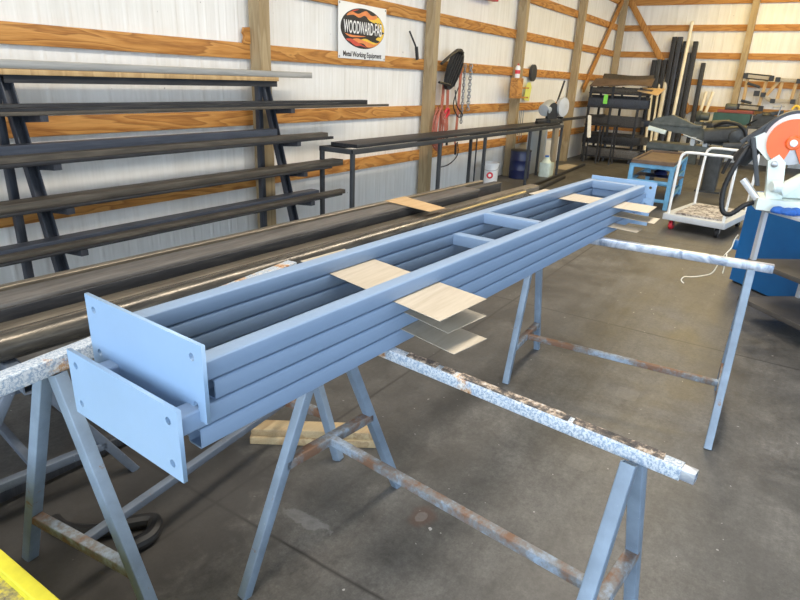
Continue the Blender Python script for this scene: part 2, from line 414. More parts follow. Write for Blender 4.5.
# ------------------------------------------------------------------ the building
YW, XB, ZC = 4.6, 17.2, 4.3
struct('floor', lambda b: box(b, -9, XB+.1, -7.5, YW+.1, -.12, 0, r=0), 'floor', origin=(0, 0, 0), smooth=False)
struct('ceiling', lambda b: box(b, -4, XB+.1, -7.5, YW+.1, ZC, ZC+.06, r=0), 'ceil', smooth=False)
def ribbed(bm, L0, L1, fixed, axis, z0, z1):
    prof = []; x = L0
    while x < L1:                     # panels with a raised rib every 0.23 m
        for dx, d in ((0, 0), (.018, -.0035), (.030, -.0035), (.048, 0), (.10, 0), (.110, -.0012), (.120, -.0012), (.13, 0)):
            if x + dx < L1: prof.append((x+dx, fixed+d))
        x += .2286
    prof.append((L1, fixed)); A = []; B = []
    for l, f in prof:
        p = (l, f) if axis == 0 else (f, l)
        A.append(bm.verts.new((*p, z0))); B.append(bm.verts.new((*p, z1)))
    p = (L1, fixed+.06) if axis == 0 else (fixed+.06, L1); q = (L0, fixed+.06) if axis == 0 else (fixed+.06, L0)
    for r in (p, q): A.append(bm.verts.new((*r, z0))); B.append(bm.verts.new((*r, z1)))
    n = len(A)
    for i in range(n): bm.faces.new((A[i], A[(i+1) % n], B[(i+1) % n], B[i]))
    bm.faces.new(A[::-1]); bm.faces.new(B)
struct('wall_left', lambda b: ribbed(b, -4, XB+.05, YW+.05, 0, 0, ZC), 'wall', smooth=False, origin=(0, YW, 0))
struct('wall_back', lambda b: ribbed(b, -7.5, YW+.05, XB+.05, 1, 0, ZC), 'wall_b', smooth=False, origin=(XB, 0, 0))
posts = [-1.80, 1.32, 4.42, 7.62, 10.68, 13.84]
k = 0
GZ = [.62, 1.23, 1.84, 2.45, 3.07, 3.66]
edges = [-4] + posts + [17.2]
for z in GZ:
    for i in range(len(edges)-1):
        k += 1
        struct('trim_%d' % k, lambda b: box(b, edges[i], edges[i+1], YW+.003, YW+.04, z-.07, z+.07, .003), 'girt', origin=((edges[i]+edges[i+1])/2, YW, z))
for x in posts + [17.04]:
    k += 1
    struct('trim_%d' % k, lambda b: box(b, x-.065, x+.065, YW-.14, YW+.002, 0, ZC, .004), 'post', origin=(x, YW-.07, 0))
yposts = [1.60, .24, -1.9, -4.4]
ye = [-7.5] + yposts[::-1] + [YW]
for z in GZ:
    for i in range(len(ye)-1):
        k += 1
        struct('trim_%d' % k, lambda b: box(b, XB+.003, XB+.04, ye[i], ye[i+1], z-.07, z+.07, .003), 'girt_y', origin=(XB, (ye[i]+ye[i+1])/2, z))
for y in yposts:
    k += 1
    struct('trim_%d' % k, lambda b: box(b, XB-.14, XB+.002, y-.07, y+.07, 0, ZC, .004), 'post', origin=(XB-.07, y, 0))
k += 1
struct('trim_%d' % k, lambda b: bar(b, (17.0, YW-.03, 3.75), (14.75, YW-.03, 1.55), .04, .14, up=(1, 0, 1)), 'brace')
k += 1
struct('trim_%d' % k, lambda b: bar(b, (XB-.03, 4.48, 3.75), (XB-.03, 2.55, 1.12), .04, .14, up=(0, -1, 1)), 'brace')
k += 1   # short block nailed beside the first post
struct('trim_%d' % k, lambda b: poly(b, [(4.27, 4.585, 1.905), (4.35, 4.585, 1.905), (4.35, 4.585, 2.05), (4.29, 4.585, 2.045), (4.27, 4.585, 2.0), (4.29, 4.585, 1.97)], (0, .035, 0)), 'girt')

# ------------------------------------------------------------------ the stack of blue-grey ladder frames
FY = -.055975
DV = V((math.cos(FY), math.sin(FY), 0)); NV = V((-math.sin(FY), math.cos(FY), 0))
def F(d, n, z): return DV*d + NV*n + V((0, 0, z))
NF, NB, TB, PITCH, ZB = .985, 1.352, .0497, .0521, .8855
def plate(parent, d, z0, z1, n0, n1, t):
    w, h = n1-n0, z1-z0
    rect = [(-w/2, -h/2), (w/2, -h/2), (w/2, h/2), (-w/2, h/2)]
    holes = [[(sx*(w/2-.035) + .0095*math.cos(a*math.pi/8), sy*(h/2-.035) + .0095*math.sin(a*math.pi/8)) for a in range(16)] for sx in (1, -1) for sy in (1, -1)]
    c = F(d, (n0+n1)/2, (z0+z1)/2)
    m = Matrix((( -NV.x, 0, -DV.x, c.x), (-NV.y, 0, -DV.y, c.y), (0, 1, 0, c.z), (0, 0, 0, 1)))
    return fill_mesh('end_plate', [rect] + holes, t, 'plate', parent, m)
def ladder(level, d0, d1, bars, pd, pz, label, pn=(.962, 1.424)):
    z = ZB + PITCH*level + TB/2
    r = root('ladder_truss', label, 'steel frame', F((d0+d1)/2, (NF+NB)/2, z-TB/2), 'blue-grey ladder frames stacked on the sawhorses')
    for n in (NF+TB/2, NB-TB/2): new('rail', lambda b: tube(b, F(d0, n, z), F(d1, n, z), TB, TB, t=.0045, r=.008), 'paint', r)
    for d in bars: new('crossbar', lambda b: tube(b, F(d, NF+TB, z), F(d, NB-TB, z), TB, TB-.0004, t=.0045, r=.005), 'paint', r)
    plate(r, pd, *pz, *pn, .010)
    return r
zt = ZB + 4*PITCH
D0, D1 = .675, 3.955
ladder(3, D0-.013, D1-.005, [2.475, D1-.035], D0-.018, (.958, 1.142), 'topmost blue-grey ladder frame, its drilled end plate upright at the near end')
ladder(2, D0+.02, D1+.055, [D0+.05, 2.21, D1-.01], D1+.061, (.935, 1.108), 'second blue-grey ladder frame from the top, end plate at the far end', (.933, 1.352))
ladder(1, D0-.074, D1-.06, [D1-.1], D0-.079, (.837, 1.013), 'third blue-grey ladder frame down, with the lower drilled plate nearest the camera', (.974, 1.427))
ladder(0, D0-.024, D1-.002, [D0+.01, D1-.04], D1+.004, (.842, 1.012), 'lowest blue-grey ladder frame, resting on the sawhorse bars', (.935, 1.36))

def spacer(level, corners, label):
    z = ZB + PITCH*level - .0001
    c4 = [F(d, n, z) for d, n in corners]
    return solo('spacer_sheet', lambda b: sheet(b, c4, .0016, 8, 4, 0), 'ply', label, 'spacer sheet', 'pale spacer sheets between the stacked frames')
spacer(3, [(1.303, .800), (1.552, .790), (1.668, 1.475), (1.438, 1.48)], 'cream board under the top frame at mid length, uppermost of three fanned sheets')
spacer(2, [(1.352, .800), (1.545, .782), (1.60, 1.16), (1.44, 1.16)], 'cream board between second and third frames at mid length, middle of three fanned sheets')
spacer(1, [(1.340, .768), (1.500, .750), (1.56, 1.16), (1.42, 1.16)], 'cream board above the lowest frame at mid length, bottom of three fanned sheets')
spacer(3, [(3.335, .790), (3.56, .805), (3.60, 1.50), (3.36, 1.50)], 'cream board under the top frame near the far plate, uppermost of that trio')
spacer(2, [(3.335, .752), (3.50, .763), (3.56, 1.16), (3.40, 1.16)], 'cream board between second and third frames near the far plate, longest overhang of that trio')
spacer(1, [(3.285, .82), (3.405, .82), (3.46, 1.16), (3.34, 1.16)], 'narrow cream board above the lowest frame near the far plate')

# ------------------------------------------------------------------ sawhorses
def sawhorse(label, a, b, ztop, ends, barm, legm, w=.051, brace_z=.25, stretchm='stretch', lw=.036, spreads=(.38, .38)):
    """a, b: bar ends in plan; ends: distance of the two leg pairs from a"""
    a = V((*a, 0)); b = V((*b, 0)); ax = (b-a).normalized(); sd = V((-ax.y, ax.x, 0)); L = (b-a).length
    r = root('sawhorse', label, 'sawhorse', (a+b)/2, 'steel A-frame sawhorses')
    zc = ztop - w/2
    bo = new('top_bar', lambda m: tube(m, a+V((0, 0, zc)), b+V((0, 0, zc)), w, w, t=.005, r=.005), barm, r)
    mids = []
    for e, sp in zip(ends, spreads):
        c = a + ax*e; pts = []
        for s in (1, -1):
            top = c + sd*s*.030 + V((0, 0, ztop-w+.004)); foot = c + sd*s*sp
            new('leg', lambda m: tube(m, foot, top, lw, lw, up=tuple(ax), t=.004, r=.004), legm, r)
            pts.append(foot.lerp(top, brace_z/(ztop-w)))
        new('cross_brace', lambda m: tube(m, pts[0], pts[1], .036, .036, t=.004, r=.004), 'horse_d' if legm == 'horse_d' else 'stretch', r)
        mids.append((pts[0]+pts[1])/2)
    new('stretcher', lambda m: tube(m, mids[0]+ax*.0182, mids[1]-ax*.0182, .031, .031, t=.004, r=.004), stretchm, r)
    return r, bo, ax, sd
# middle one, crusted with paint
r, bo, ax, sd = sawhorse('sawhorse under the middle of the frames, its top bar crusted with paint and rust', (1.455, 1.42), (1.297, .06), .885, (.235, 1.265), 'crust', 'horse', w=.035, brace_z=.43, spreads=(.40, .38))
ba, bb = V((1.455, 1.42, .885)), V((1.297, .06, .885))
new('crust_layer', lambda m: [sheet(m, [ba.lerp(bb, f0)+V((-.012, 0, .003)), ba.lerp(bb, f1)+V((-.012, 0, .003)), ba.lerp(bb, f1)+V((.016, 0, .003)), ba.lerp(bb, f0)+V((.016, 0, .003))], .005, 12, 4, .0012) for f0, f1 in ((.42, .50), (.515, .545), (.56, .80), (.81, .97))], 'crust_top', bo)
new('bar_stub', lambda m: tube(m, bb-V((0, 0, .0175)), bb-V((0, 0, .0175))+V((-.004, -.03, 0)), .028, .028, t=.004, r=.003), 'foil', r)
# far one, silver bar
sawhorse('blue-grey sawhorse under the far end of the frames, with a smeared silver top bar', (3.27, 1.36), (3.345, -.02), .885, (.20, 1.29), 'foil', 'horse', w=.042, brace_z=.20, spreads=(.29, .36))
# left one, running lengthwise beside the stack
sawhorse('grey sawhorse standing lengthwise at the left end, bar splashed with white paint', (.36, 1.615), (1.87, 1.772), .885, (.385, 1.44), 'crust', 'horse', lw=.04, brace_z=.215, stretchm='horse_d', spreads=(.33, .30))
# two that carry the long stock
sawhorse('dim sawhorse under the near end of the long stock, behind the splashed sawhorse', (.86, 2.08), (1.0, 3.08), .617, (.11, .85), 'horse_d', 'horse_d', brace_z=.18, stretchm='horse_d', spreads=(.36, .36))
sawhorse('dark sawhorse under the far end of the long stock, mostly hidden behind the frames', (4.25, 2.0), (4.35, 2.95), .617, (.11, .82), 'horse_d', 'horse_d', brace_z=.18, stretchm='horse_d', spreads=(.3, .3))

def wire(m):
    sweep(m, curve_pts([(3.335, .19, .80), (3.33, .19, .888), (3.36, .20, .893), (3.37, .22, .84), (3.36, .24, .785), (3.37, .29, .755), (3.36, .33, .745), (3.37, .365, .735), (3.365, .375, .715), (3.37, .36, .70)], 6), .0028, 6)
    sweep(m, curve_pts([(3.36, .20, .893), (3.365, .18, .93), (3.37, .175, .97), (3.36, .165, 1.0)], 5), .0028, 6)
solo('wire', wire, 'pvc', 'thin pale wire dangling in a curl from the silver sawhorse bar', 'wire')

# ------------------------------------------------------------------ long stock behind the frames
PY = -.05
PD = V((math.cos(PY), math.sin(PY), 0)); PN = V((-math.sin(PY), math.cos(PY), 0))
def Q(d, n, z): return PD*d + PN*n + V((0, 0, z))
def stock(name, fn, mat, label): return solo(name, fn, mat, label, 'steel stock', 'long steel stock lying behind the frames')
stock('steel_pipe', lambda m: pipe(m, Q(-.5, 2.345, .674), Q(5.2, 2.345, .674), .0565, .006, 32), 'pipe', 'thick bare round pipe, nearest the blue frames in the long stock')
stock('rectangular_tube', lambda m: tube(m, Q(-.6, 2.462, .6605), Q(5.72, 2.462, .6605), .11, .085, t=.006, r=.010), 'tan_tube', 'brownish rectangular tube right behind the thick round pipe')
stock('box_beam', lambda m: tube(m, Q(-.6, 2.622, .681), Q(4.70, 2.622, .681), .165, .127, t=.008, r=.006), 'dark', 'widest dark box beam in the long stock, topped by an added grey plate')  # shade of the beam's side put into its dark colour
stock('lit_top_plate', lambda m: bar(m, Q(-.6, 2.624, .7538), Q(4.73, 2.624, .7538), .166, .018, r=.003), 'greysteel', 'long grey plate added as the lit top of the widest dark box beam')  # added plate, its lighter colour stands for the lit top of the beam
stock('box_beam', lambda m: tube(m, Q(-.3, 2.765, .667), Q(5.5, 2.765, .667), .085, .10, t=.006, r=.008), 'darkbox', 'dark box beam reaching past the wide grey beam')
stock('square_tube', lambda m: tube(m, Q(-.5, 2.868, .708), Q(5.35, 2.868, .708), .05, .05, t=.004, r=.006), 'tan_tube', 'thin tan square tube at the wall side of the long stock')
stock('flat_bar', lambda m: bar(m, Q(-.4, 2.868, .650), Q(5.1, 2.868, .650), .09, .064, r=.004), 'dark', 'dark flat bar beneath the thin tan tube')
solo('cardboard_strip', lambda m: sheet(m, [(3.70, 2.14, .7655), (3.90, 2.12, .7650), (4.02, 2.57, .7735), (3.76, 2.58, .7735)], .003, 8, 4, .0), 'card', 'brown cardboard strip lying across the long steel stock', 'cardboard')
# floor level clutter below the stock
solo('square_tube', lambda m: tube(m, (.35, 2.37, .045), (3.0, 2.28, .045), .05, .05, r=.006), 'darkz', 'dark square tube lying on two blocks under the long stock', 'steel tube')
for x, lab in ((.55, 'small dark timber block under the left part of the low tube'), (2.6, 'small dark timber block under the right part of the low tube')):
    solo('timber_block', lambda m: box(m, x-.05, x+.05, 2.24, 2.45, .0005, .0195), 'plank', lab, 'block')
def lumber(m, z, dx): bar(m, (1.70+dx, 1.90, z), (2.03+dx, 1.40, z), .088, .0385, r=.004)
solo('lumber_offcut', lambda m: lumber(m, .0195, 0), 'lumber_shaded', 'pale timber offcut on the floor, lower of two under the frames', 'timber offcut', 'timber offcuts on the floor')
solo('lumber_offcut', lambda m: lumber(m, .0583, .012), 'lumber_shaded', 'yellowish timber offcut lying on top of the other one under the frames', 'timber offcut', 'timber offcuts on the floor')

# ------------------------------------------------------------------ storage rack by the left wall
XL, XR = 2.02, 4.33
def legy(z): return 3.98 + .42*z/1.56
r = root('cantilever_rack', 'dark steel bar rack with leaning front legs against the left wall', 'rack', ((XL+XR)/2, 4.2, 0))
LV = [(1.345, 4.10), (1.045, 4.03), (.765, 3.95), (.495, 3.86)]
for x in (XL, XR):
    new('front_leg', lambda m: [bar(m, (x+dx, legy(0), 0), (x+dx, legy(1.56), 1.56), .010, .055, up=(0, -1, 0)) for dx in (-.034, .034)] + [bar(m, (x, legy(0)+.02, 0), (x, legy(1.56)+.02, 1.56), .07, .008, up=(0, -1, 0))], 'darkz', r)
    new('back_leg', lambda m: [bar(m, (x-.06, 4.425, 0), (x-.06, 4.425, 1.56), .05, .055, up=(0, -1, 0))], 'darkz', r)
    new('foot', lambda m: box(m, x-.05, x+.05, 3.93, 4.45, 0, .03), 'darkz', r)
    for z, yt in LV:
        new('arm', lambda m: [poly(m, [(x+.038, legy(z)+.05, z-.065), (x+.038, yt, z-.040), (x+.038, yt, z), (x+.038, legy(z)+.05, z)], (.05, 0, 0))], 'darkz', r)
new('top_rail', lambda m: channel(m, (XL-.03, 4.36, 1.557), (XR+.10, 4.36, 1.557), .055, .05), 'dark', r)
def rackbar(fn, mat, label, name='steel_bar'): return solo(name, fn, mat, label, 'steel bar', 'bars stored on the wall rack')
X0 = .7
rackbar(lambda m: bar(m, (X0, 4.36, 1.600), (4.42, 4.36, 1.600), .12, .035), 'ltan', 'pale timber board along the very top of the wall rack', 'timber_board')
rackbar(lambda m: tube(m, (X0, 4.352, 1.646), (4.9, 4.352, 1.646), .10, .055, r=.004), 'alu', 'shiny aluminium bar lying on the timber at the rack top', 'aluminium_bar')
z = LV[0][0]+.0005
rackbar(lambda m: tube(m, (X0, 4.262, z+.032), (5.75, 4.262, z+.032), .075, .062, r=.005), 'dark', 'black tube at the back of the upper rack arm, ending beyond the post')
rackbar(lambda m: channel(m, (X0, 4.175, z+.022), (5.2, 4.175, z+.022), .085, .042), 'dark', 'black channel in the middle of the upper rack arm')
rackbar(lambda m: bar(m, (X0, 4.115, z+.012), (6.0, 4.115, z+.012), .030, .024), 'brownsteel', 'thin long bar at the front edge of the upper rack arm')
z = LV[1][0]+.0005
rackbar(lambda m: tube(m, (X0, 4.188, z+.060), (4.22, 4.188, z+.060), .085, .12, r=.008), 'bluesteel', 'bluish deep tube at the back of the second rack arm')
rackbar(lambda m: tube(m, (X0, 4.098, z+.032), (4.85, 4.098, z+.032), .090, .062, r=.005), 'brownsteel', 'streaky brown tube in front of the bluish deep one on the second rack arm')
rackbar(lambda m: bar(m, (X0, 4.040, z+.013), (4.9, 4.040, z+.013), .035, .026), 'dark', 'thin dark bar at the front of the second rack arm')
z = LV[2][0]+.0005
rackbar(lambda m: bar(m, (X0, 4.085, z+.032), (5.05, 4.085, z+.032), .14, .062), 'brownsteel', 'broad brown flat bar on the third rack arm')
rackbar(lambda m: bar(m, (X0, 3.980, z+.010), (4.8, 3.980, z+.010), .05, .019), 'dark', 'narrow dark bar in front of the broad brown flat on the third rack arm')
z = LV[3][0]+.0005
rackbar(lambda m: tube(m, (X0, 4.035, z+.034), (4.62, 4.035, z+.034), .11, .066, r=.006), 'bluesteel', 'bluish tube at the back of the lowest rack arm')
rackbar(lambda m: bar(m, (X0, 3.940, z+.022), (4.95, 3.940, z+.022), .075, .042), 'brownsteel', 'brown flat bar at the middle of the lowest rack arm')
rackbar(lambda m: bar(m, (X0, 3.880, z+.010), (4.85, 3.880, z+.010), .035, .019), 'dark', 'thin dark bar at the front of the lowest rack arm')

# ------------------------------------------------------------------ long bench by the left wall
r = root('steel_bench', 'long narrow charcoal steel bench standing along the left wall', 'bench', (7.9, 3.95, 0))
BX0, BX1, BY0, BY1, BZ = 4.86, 11.2, 3.76, 4.16, .965
new('top_frame', lambda m: [tube(m, (BX0, y, BZ-.025), (BX1, y, BZ-.025), .045, .05) for y in (BY0, BY1)] + [tube(m, (x, BY0, BZ-.025), (x, BY1, BZ-.025), .045, .05) for x in (BX0+.022, 6.6, 8.1, 9.7, BX1-.022)], 'bench', r)
new('top', lambda m: box(m, BX0+.14, BX1-.05, BY0+.03, BY1-.02, BZ, BZ+.035), 'dark', r)
for x, y in [(x_, BY0) for x_ in (BX0+.022, 6.66, 7.95, 9.64, BX1-.022)] + [(BX0+.022, BY1), (8.3, BY1), (BX1-.022, BY1)]:
    new('leg', lambda m: tube(m, (x, y, 0), (x, y, BZ-.049), .042, .042, up=(1, 0, 0)), 'bench', r)
solo('square_tube', lambda m: tube(m, (10.3, 3.93, 1.026), (14.7, 3.98, 1.03), .05, .05), 'dark', 'dark tube lying past the far end of the long bench', 'steel tube')
r = root('bench_clamp', 'dark screw clamp gripping the tube at the far end of the bench', 'clamp', (11.45, 3.95, 1.0))
new('jaw', lambda m: [box(m, 11.40, 11.50, 3.87, 3.90, .97, 1.09), box(m, 11.40, 11.50, 3.99, 4.02, .97, 1.09), box(m, 11.40, 11.50, 3.87, 4.02, 1.057, 1.085)], 'machine', r)
new('screw', lambda m: rod(m, (11.45, 3.945, 1.07), (11.45, 3.945, 1.24), .012), 'chain', r)
new('handle', lambda m: rod(m, (11.36, 3.945, 1.225), (11.54, 3.945, 1.225), .008), 'chain', r)
solo('rag', lambda m: sheet(m, [(13.15, 3.90, 1.065), (13.40, 3.90, 1.065), (13.45, 3.86, .60), (13.2, 3.87, .63)], .006, 8, 6, .01), 'paper', 'white rag hanging over the tube beyond the bench', 'rag')
r = root('cutoff_saw', 'grey cut-off saw with a round blade guard and raised lever on the bench end', 'saw', (11.05, 3.98, 1.0))
new('base', lambda m: box(m, 10.75, 11.3, 3.84, 4.12, 1.0005, 1.06), 'machine', r)
new('pivot_post', lambda m: box(m, 10.98, 11.10, 3.93, 4.03, 1.05, 1.22), 'machine', r)
new('motor_housing', lambda m: [lathe(m, [(.05, 0), (.10, .01), (.115, .05), (.115, .30), (.10, .36), (.04, .37)], (10.82, 4.02, 1.20), 22, (.93, 0, .25))], 'greypanel', r)
new('blade_guard', lambda m: lathe(m, [(.03, 0), (.165, .005), (.17, .03), (.17, .07), (.05, .08)], (11.25, 3.86, 1.27), 30, (-.25, -1, 0)), 'silver', r)
new('blade', lambda m: lathe(m, [(.02, 0), (.175, .002), (.175, .006), (.02, .008)], (10.98, 3.90, 1.17), 30, (-.25, -1, 0)), 'black', r)
new('lever', lambda m: [sweep(m, curve_pts([(11.28, 3.95, 1.34), (11.42, 3.96, 1.5), (11.60, 3.97, 1.72)], 4), .018, 8)], 'black', r)
r = root('grey_panel', 'grey sheet panel standing on edge under the far end of the bench', 'panel', (11.5, 4.3, 0))
new('sheet', lambda m: box(m, 11.0, 11.85, 4.29, 4.31, .0, .93), 'greypanel', r)
for x in (10.97, 11.84): new('edge_strip', lambda m: box(m, x, x+.04, 4.275, 4.325, 0, .95), 'silver', r)
solo('plank', lambda m: bar(m, (11.60, 4.0, 0), (11.55, 4.0, .912), .05, .24, up=(1, 0, 0)), 'plank', 'weathered plank standing upright under the far bench end', 'plank')

# bucket, drum, jug below the bench
bc = V((9.52, 4.36, 0))
r = root('bucket', 'white plastic bucket with a round red mark below the bench', 'bucket', bc)
new('pail', lambda m: lathe(m, [(.125, 0), (.128, .005), (.146, .33), (.153, .335), (.153, .365), (.146, .37), (.14, .36), (.12, .02)], bc, 32), 'white', r)
dirc = (V((0, 0, 0)) - bc); dirc.z = 0; dirc.normalize(); sdc = V((-dirc.y, dirc.x, 0))
def patch_on(m, rad, z0, z1, w):
    a0 = math.atan2(dirc.y, dirc.x); A = []; B = []
    for i in range(9):
        a = a0 + (i-4)/4*w
        A.append(m.verts.new(bc + V((math.cos(a)*(rad+.02*(z0-.2)), math.sin(a)*(rad+.02*(z0-.2)), z0)))); B.append(m.verts.new(bc + V((math.cos(a)*(rad+.02*(z1-.2)), math.sin(a)*(rad+.02*(z1-.2)), z1))))
    for i in range(8): m.faces.new((A[i], A[i+1], B[i+1], B[i]))
new('badge', lambda m: lathe(m, [(.055, -.012), (.055, .0)], bc + dirc*.141 + V((0, 0, .165)), 24, dirc), 'red', r)
new('badge_centre', lambda m: lathe(m, [(.026, -.002), (.026, .003)], bc + dirc*.141 + V((0, 0, .165)), 18, dirc), 'white', r)
new('handle', lambda m: sweep(m, curve_pts([bc + sdc*.155 + V((0, 0, .33)), bc + sdc*.11 + dirc*.1 + V((0, 0, .26)), bc + dirc*.162 + V((0, 0, .245)), bc - sdc*.11 + dirc*.1 + V((0, 0, .26)), bc - sdc*.155 + V((0, 0, .33))], 6), .004, 6), 'chain', r)
solo('broom_handle', lambda m: rod(m, (9.32, 4.56, 0), (9.36, 4.58, .82), .012), 'black', 'thin black rod leaning on the wall behind the white bucket', 'rod')
r = root('drum', 'navy blue drum standing at the foot of the timber post', 'drum', (10.55, 4.25, 0))
new('body', lambda m: lathe(m, [(.17, 0), (.185, .01), (.185, .15), (.19, .16), (.185, .17), (.185, .32), (.19, .33), (.185, .34), (.185, .49), (.175, .50)], (10.55, 4.25, 0), 32), 'navy', r)
new('lid', lambda m: lathe(m, [(.19, 0), (.19, .02), (.18, .025)], (10.55, 4.25, .49), 32), 'black', r)
r = root('jug', 'pale translucent jug with blue marks on the floor beside the plank', 'jug', (11.2, 3.97, 0))
new('body', lambda m: [bar(m, (11.2, 3.97, 0), (11.2, 3.97, .26), .22, .28, up=(1, 0, 0), r=.05, seg=4), lathe(m, [(.10, 0), (.06, .06), (.035, .08), (.035, .11)], (11.16, 3.97, .258), 18)], 'clear', r)
new('handle', lambda m: sweep(m, curve_pts([(11.22, 3.97, .30), (11.29, 3.97, .345), (11.32, 3.97, .29), (11.31, 3.97, .24)], 5), .014, 8), 'clear', r)
new('cap', lambda m: lathe(m, [(.038, 0), (.038, .03)], (11.16, 3.97, .362), 18), 'rag', r)
for (a, b_, lab) in (((8.9, 3.62, .025), (13.4, 3.9, .025), 'dark bar lying on the floor in front of the bench, longer one'), ((9.3, 3.45, .025), (11.2, 3.60, .025), 'dark bar lying on the floor in front of the bench, shorter one')):
    solo('steel_bar', lambda m: bar(m, a, b_, .05, .048), 'dark', lab, 'steel bar', 'bars on the floor by the bench')
solo('plywood_scrap', lambda m: sheet(m, [(12.3, 3.95, .013), (13.2, 3.95, .013), (13.3, 4.25, .013), (12.4, 4.3, .013)], .012, 3, 2), 'ply', 'pale plywood scrap on the floor beyond the bench', 'plywood')

# ------------------------------------------------------------------ banner
SX0, SX1, SZ0, SZ1 = 5.675, 6.60, 1.843, 2.432
sw, sh = SX1-SX0, SZ1-SZ0
r = root('banner', 'white shop banner with an oval flame emblem nailed to the girts', 'banner', ((SX0+SX1)/2, 4.59, SZ0))
new('cloth', lambda m: box(m, SX0, SX1, 4.592, 4.596, SZ0, SZ1, r=.001), 'banner', r)
def SM(y): return Matrix(((1, 0, 0, (SX0+SX1)/2), (0, 0, -1, y), (0, 1, 0, SZ0 + sh*.565), (0, 0, 0, 1)))
ea, eb = .425, .215
ell = [(ea*math.cos(t*math.pi/32), eb*math.sin(t*math.pi/32)) for t in range(64)]
em = fill_mesh('emblem', [ell], .002, 'ink', r, SM(4.5908))
tag(em, 'black oval emblem')
def flame(pts, mat, y):
    P = curve_pts([(p[0]*ea, p[1]*eb, 0) for p in pts] + [(pts[0][0]*ea, pts[0][1]*eb, 0)], 6)[:-1]
    P = [(x, z) if (x/ea)**2 + (z/eb)**2 <= .97 else (x*.985/math.hypot(x/ea, z/eb), z*.985/math.hypot(x/ea, z/eb)) for x, z, _ in P]
    return fill_mesh('flame', [P], .001, mat, em, SM(y))
flame([(.98, .15), (.95, .35), (.80, .62), (.55, .70), (.28, .62), (.05, .80), (.22, .50), (.40, .40), (.60, .30), (.95, -.05)], 'flame_y', 4.589)
flame([(.62, .78), (.35, .72), (.10, .90), (-.25, .70), (-.55, .78), (-.75, .55), (-.45, .62), (-.20, .52), (.05, .66), (.30, .50), (.6, .6)], 'flame_o', 4.5885)
flame([(-.20, .92), (-.42, .80), (-.60, .74), (-.40, .88)], 'flame_r', 4.5885)
flame([(.99, -.10), (.93, -.36), (.70, -.62), (.42, -.60), (.10, -.48), (-.22, -.62), (.10, -.70), (.36, -.82), (.62, -.78), (.80, -.55), (.60, -.45), (.72, -.30)], 'flame_y', 4.589)
flame([(.85, -.50), (.55, -.72), (.30, -.66), (.02, -.58), (-.30, -.50), (-.55, -.62), (-.30, -.72), (0, -.74), (.20, -.90), (.5, -.84), (.78, -.60)], 'flame_o', 4.5885)
flame([(.20, -.95), (-.10, -.86), (-.35, -.88), (-.60, -.70), (-.78, -.60), (-.55, -.55), (-.30, -.68), (-.05, -.80)], 'flame_r', 4.588)
flame([(-.85, -.30), (-.60, -.46), (-.25, -.44), (.1, -.36), (-.2, -.36), (-.55, -.36)], 'flame_o', 4.588)
def lettering(name, text, mat, y, size, sx, sz, dz, off=0, dx=0, par=None):
    m = SM(y) @ Matrix.Translation((dx, dz, 0)) @ Matrix.Diagonal((sx, sz, 1, 1))
    return fill_mesh(name, None, .001, mat, par or r, m, text=text, size=size, offset=off)
lettering('letter_outline', 'WOODWARD-FAB', 'ink', 4.5876, .10, .87, 1.85, .0, .008)
lettering('lettering', 'WOODWARD-FAB', 'banner', 4.5868, .10, .87, 1.85, .0, .0016)
lettering('caption', 'Metal Working Equipment', 'ink', 4.5908, .062, 1.14, 1.25, -.283, .0014)
for gx, gz in ((SX0+.02, SZ1-.02), (SX1-.02, SZ1-.02), (SX0+.02, SZ0+.02), (SX1-.02, SZ0+.02)):
    new('grommet', lambda m: lathe(m, [(.011, 0), (.011, .003), (.005, .004)], (gx, 4.593, gz), 14, (0, -1, 0)), 'chain', r)

# ------------------------------------------------------------------ things hung on the left wall
solo('hanging_strap', lambda m: [sweep(m, curve_pts([(7.13, 4.585, 2.23), (7.17, 4.575, 2.17), (7.25, 4.57, 2.08), (7.29, 4.57, 2.03)], 5), .012, 8), bar(m, (7.29, 4.57, 2.05), (7.33, 4.57, 1.895), .05, .03, up=(0, -1, 0), r=.01)], 'black', 'black hook-shaped grease gun nozzle hanging left of the second post', 'hook')
def slotted(m):
    c = V((8.14, 4.42, 1.80)); ax = V((.60, 0, .80)).normalized(); s = V((.80, 0, -.60)).normalized()
    P = []
    for k in range(28):
        t = 2*math.pi*k/28; P.append(c + ax*(.33*math.cos(t)) + s*((.165 + .02*math.cos(t))*math.sin(t)))
    poly(m, P, (0, .05, 0))
    for k in range(5):      # raised ribs
        o = (k-2)*.058; h = .28*math.sqrt(1-(o/.165)**2)
        bar(m, c+s*o-ax*h+V((0, -.008, 0)), c+s*o+ax*h+V((0, -.008, 0)), .016, .018, up=(0, -1, 0))
r = root('basket_guard', 'black slotted oval guard with a bent bar handle hanging on the wall', 'guard', (8.2, 4.45, 1.5))
new('body', slotted, 'black', r)
new('handle', lambda m: sweep(m, curve_pts([(8.30, 4.40, 2.03), (8.08, 4.36, 2.05), (7.86, 4.34, 1.99), (7.62, 4.36, 1.86)], 6), .020, 8), 'black', r)
new('lower_handle', lambda m: sweep(m, curve_pts([(7.98, 4.40, 1.58), (7.82, 4.38, 1.60), (7.64, 4.39, 1.62)], 5), .018, 8), 'black', r)
def vstrap(m, x0, x1, z0, z1, w=.03, y=4.52): bar(m, (x0, y, z0), (x1, y, z1), w, .006, up=(0, -1, 0), r=.001)
g = 'lifting straps hanging below the slotted guard'
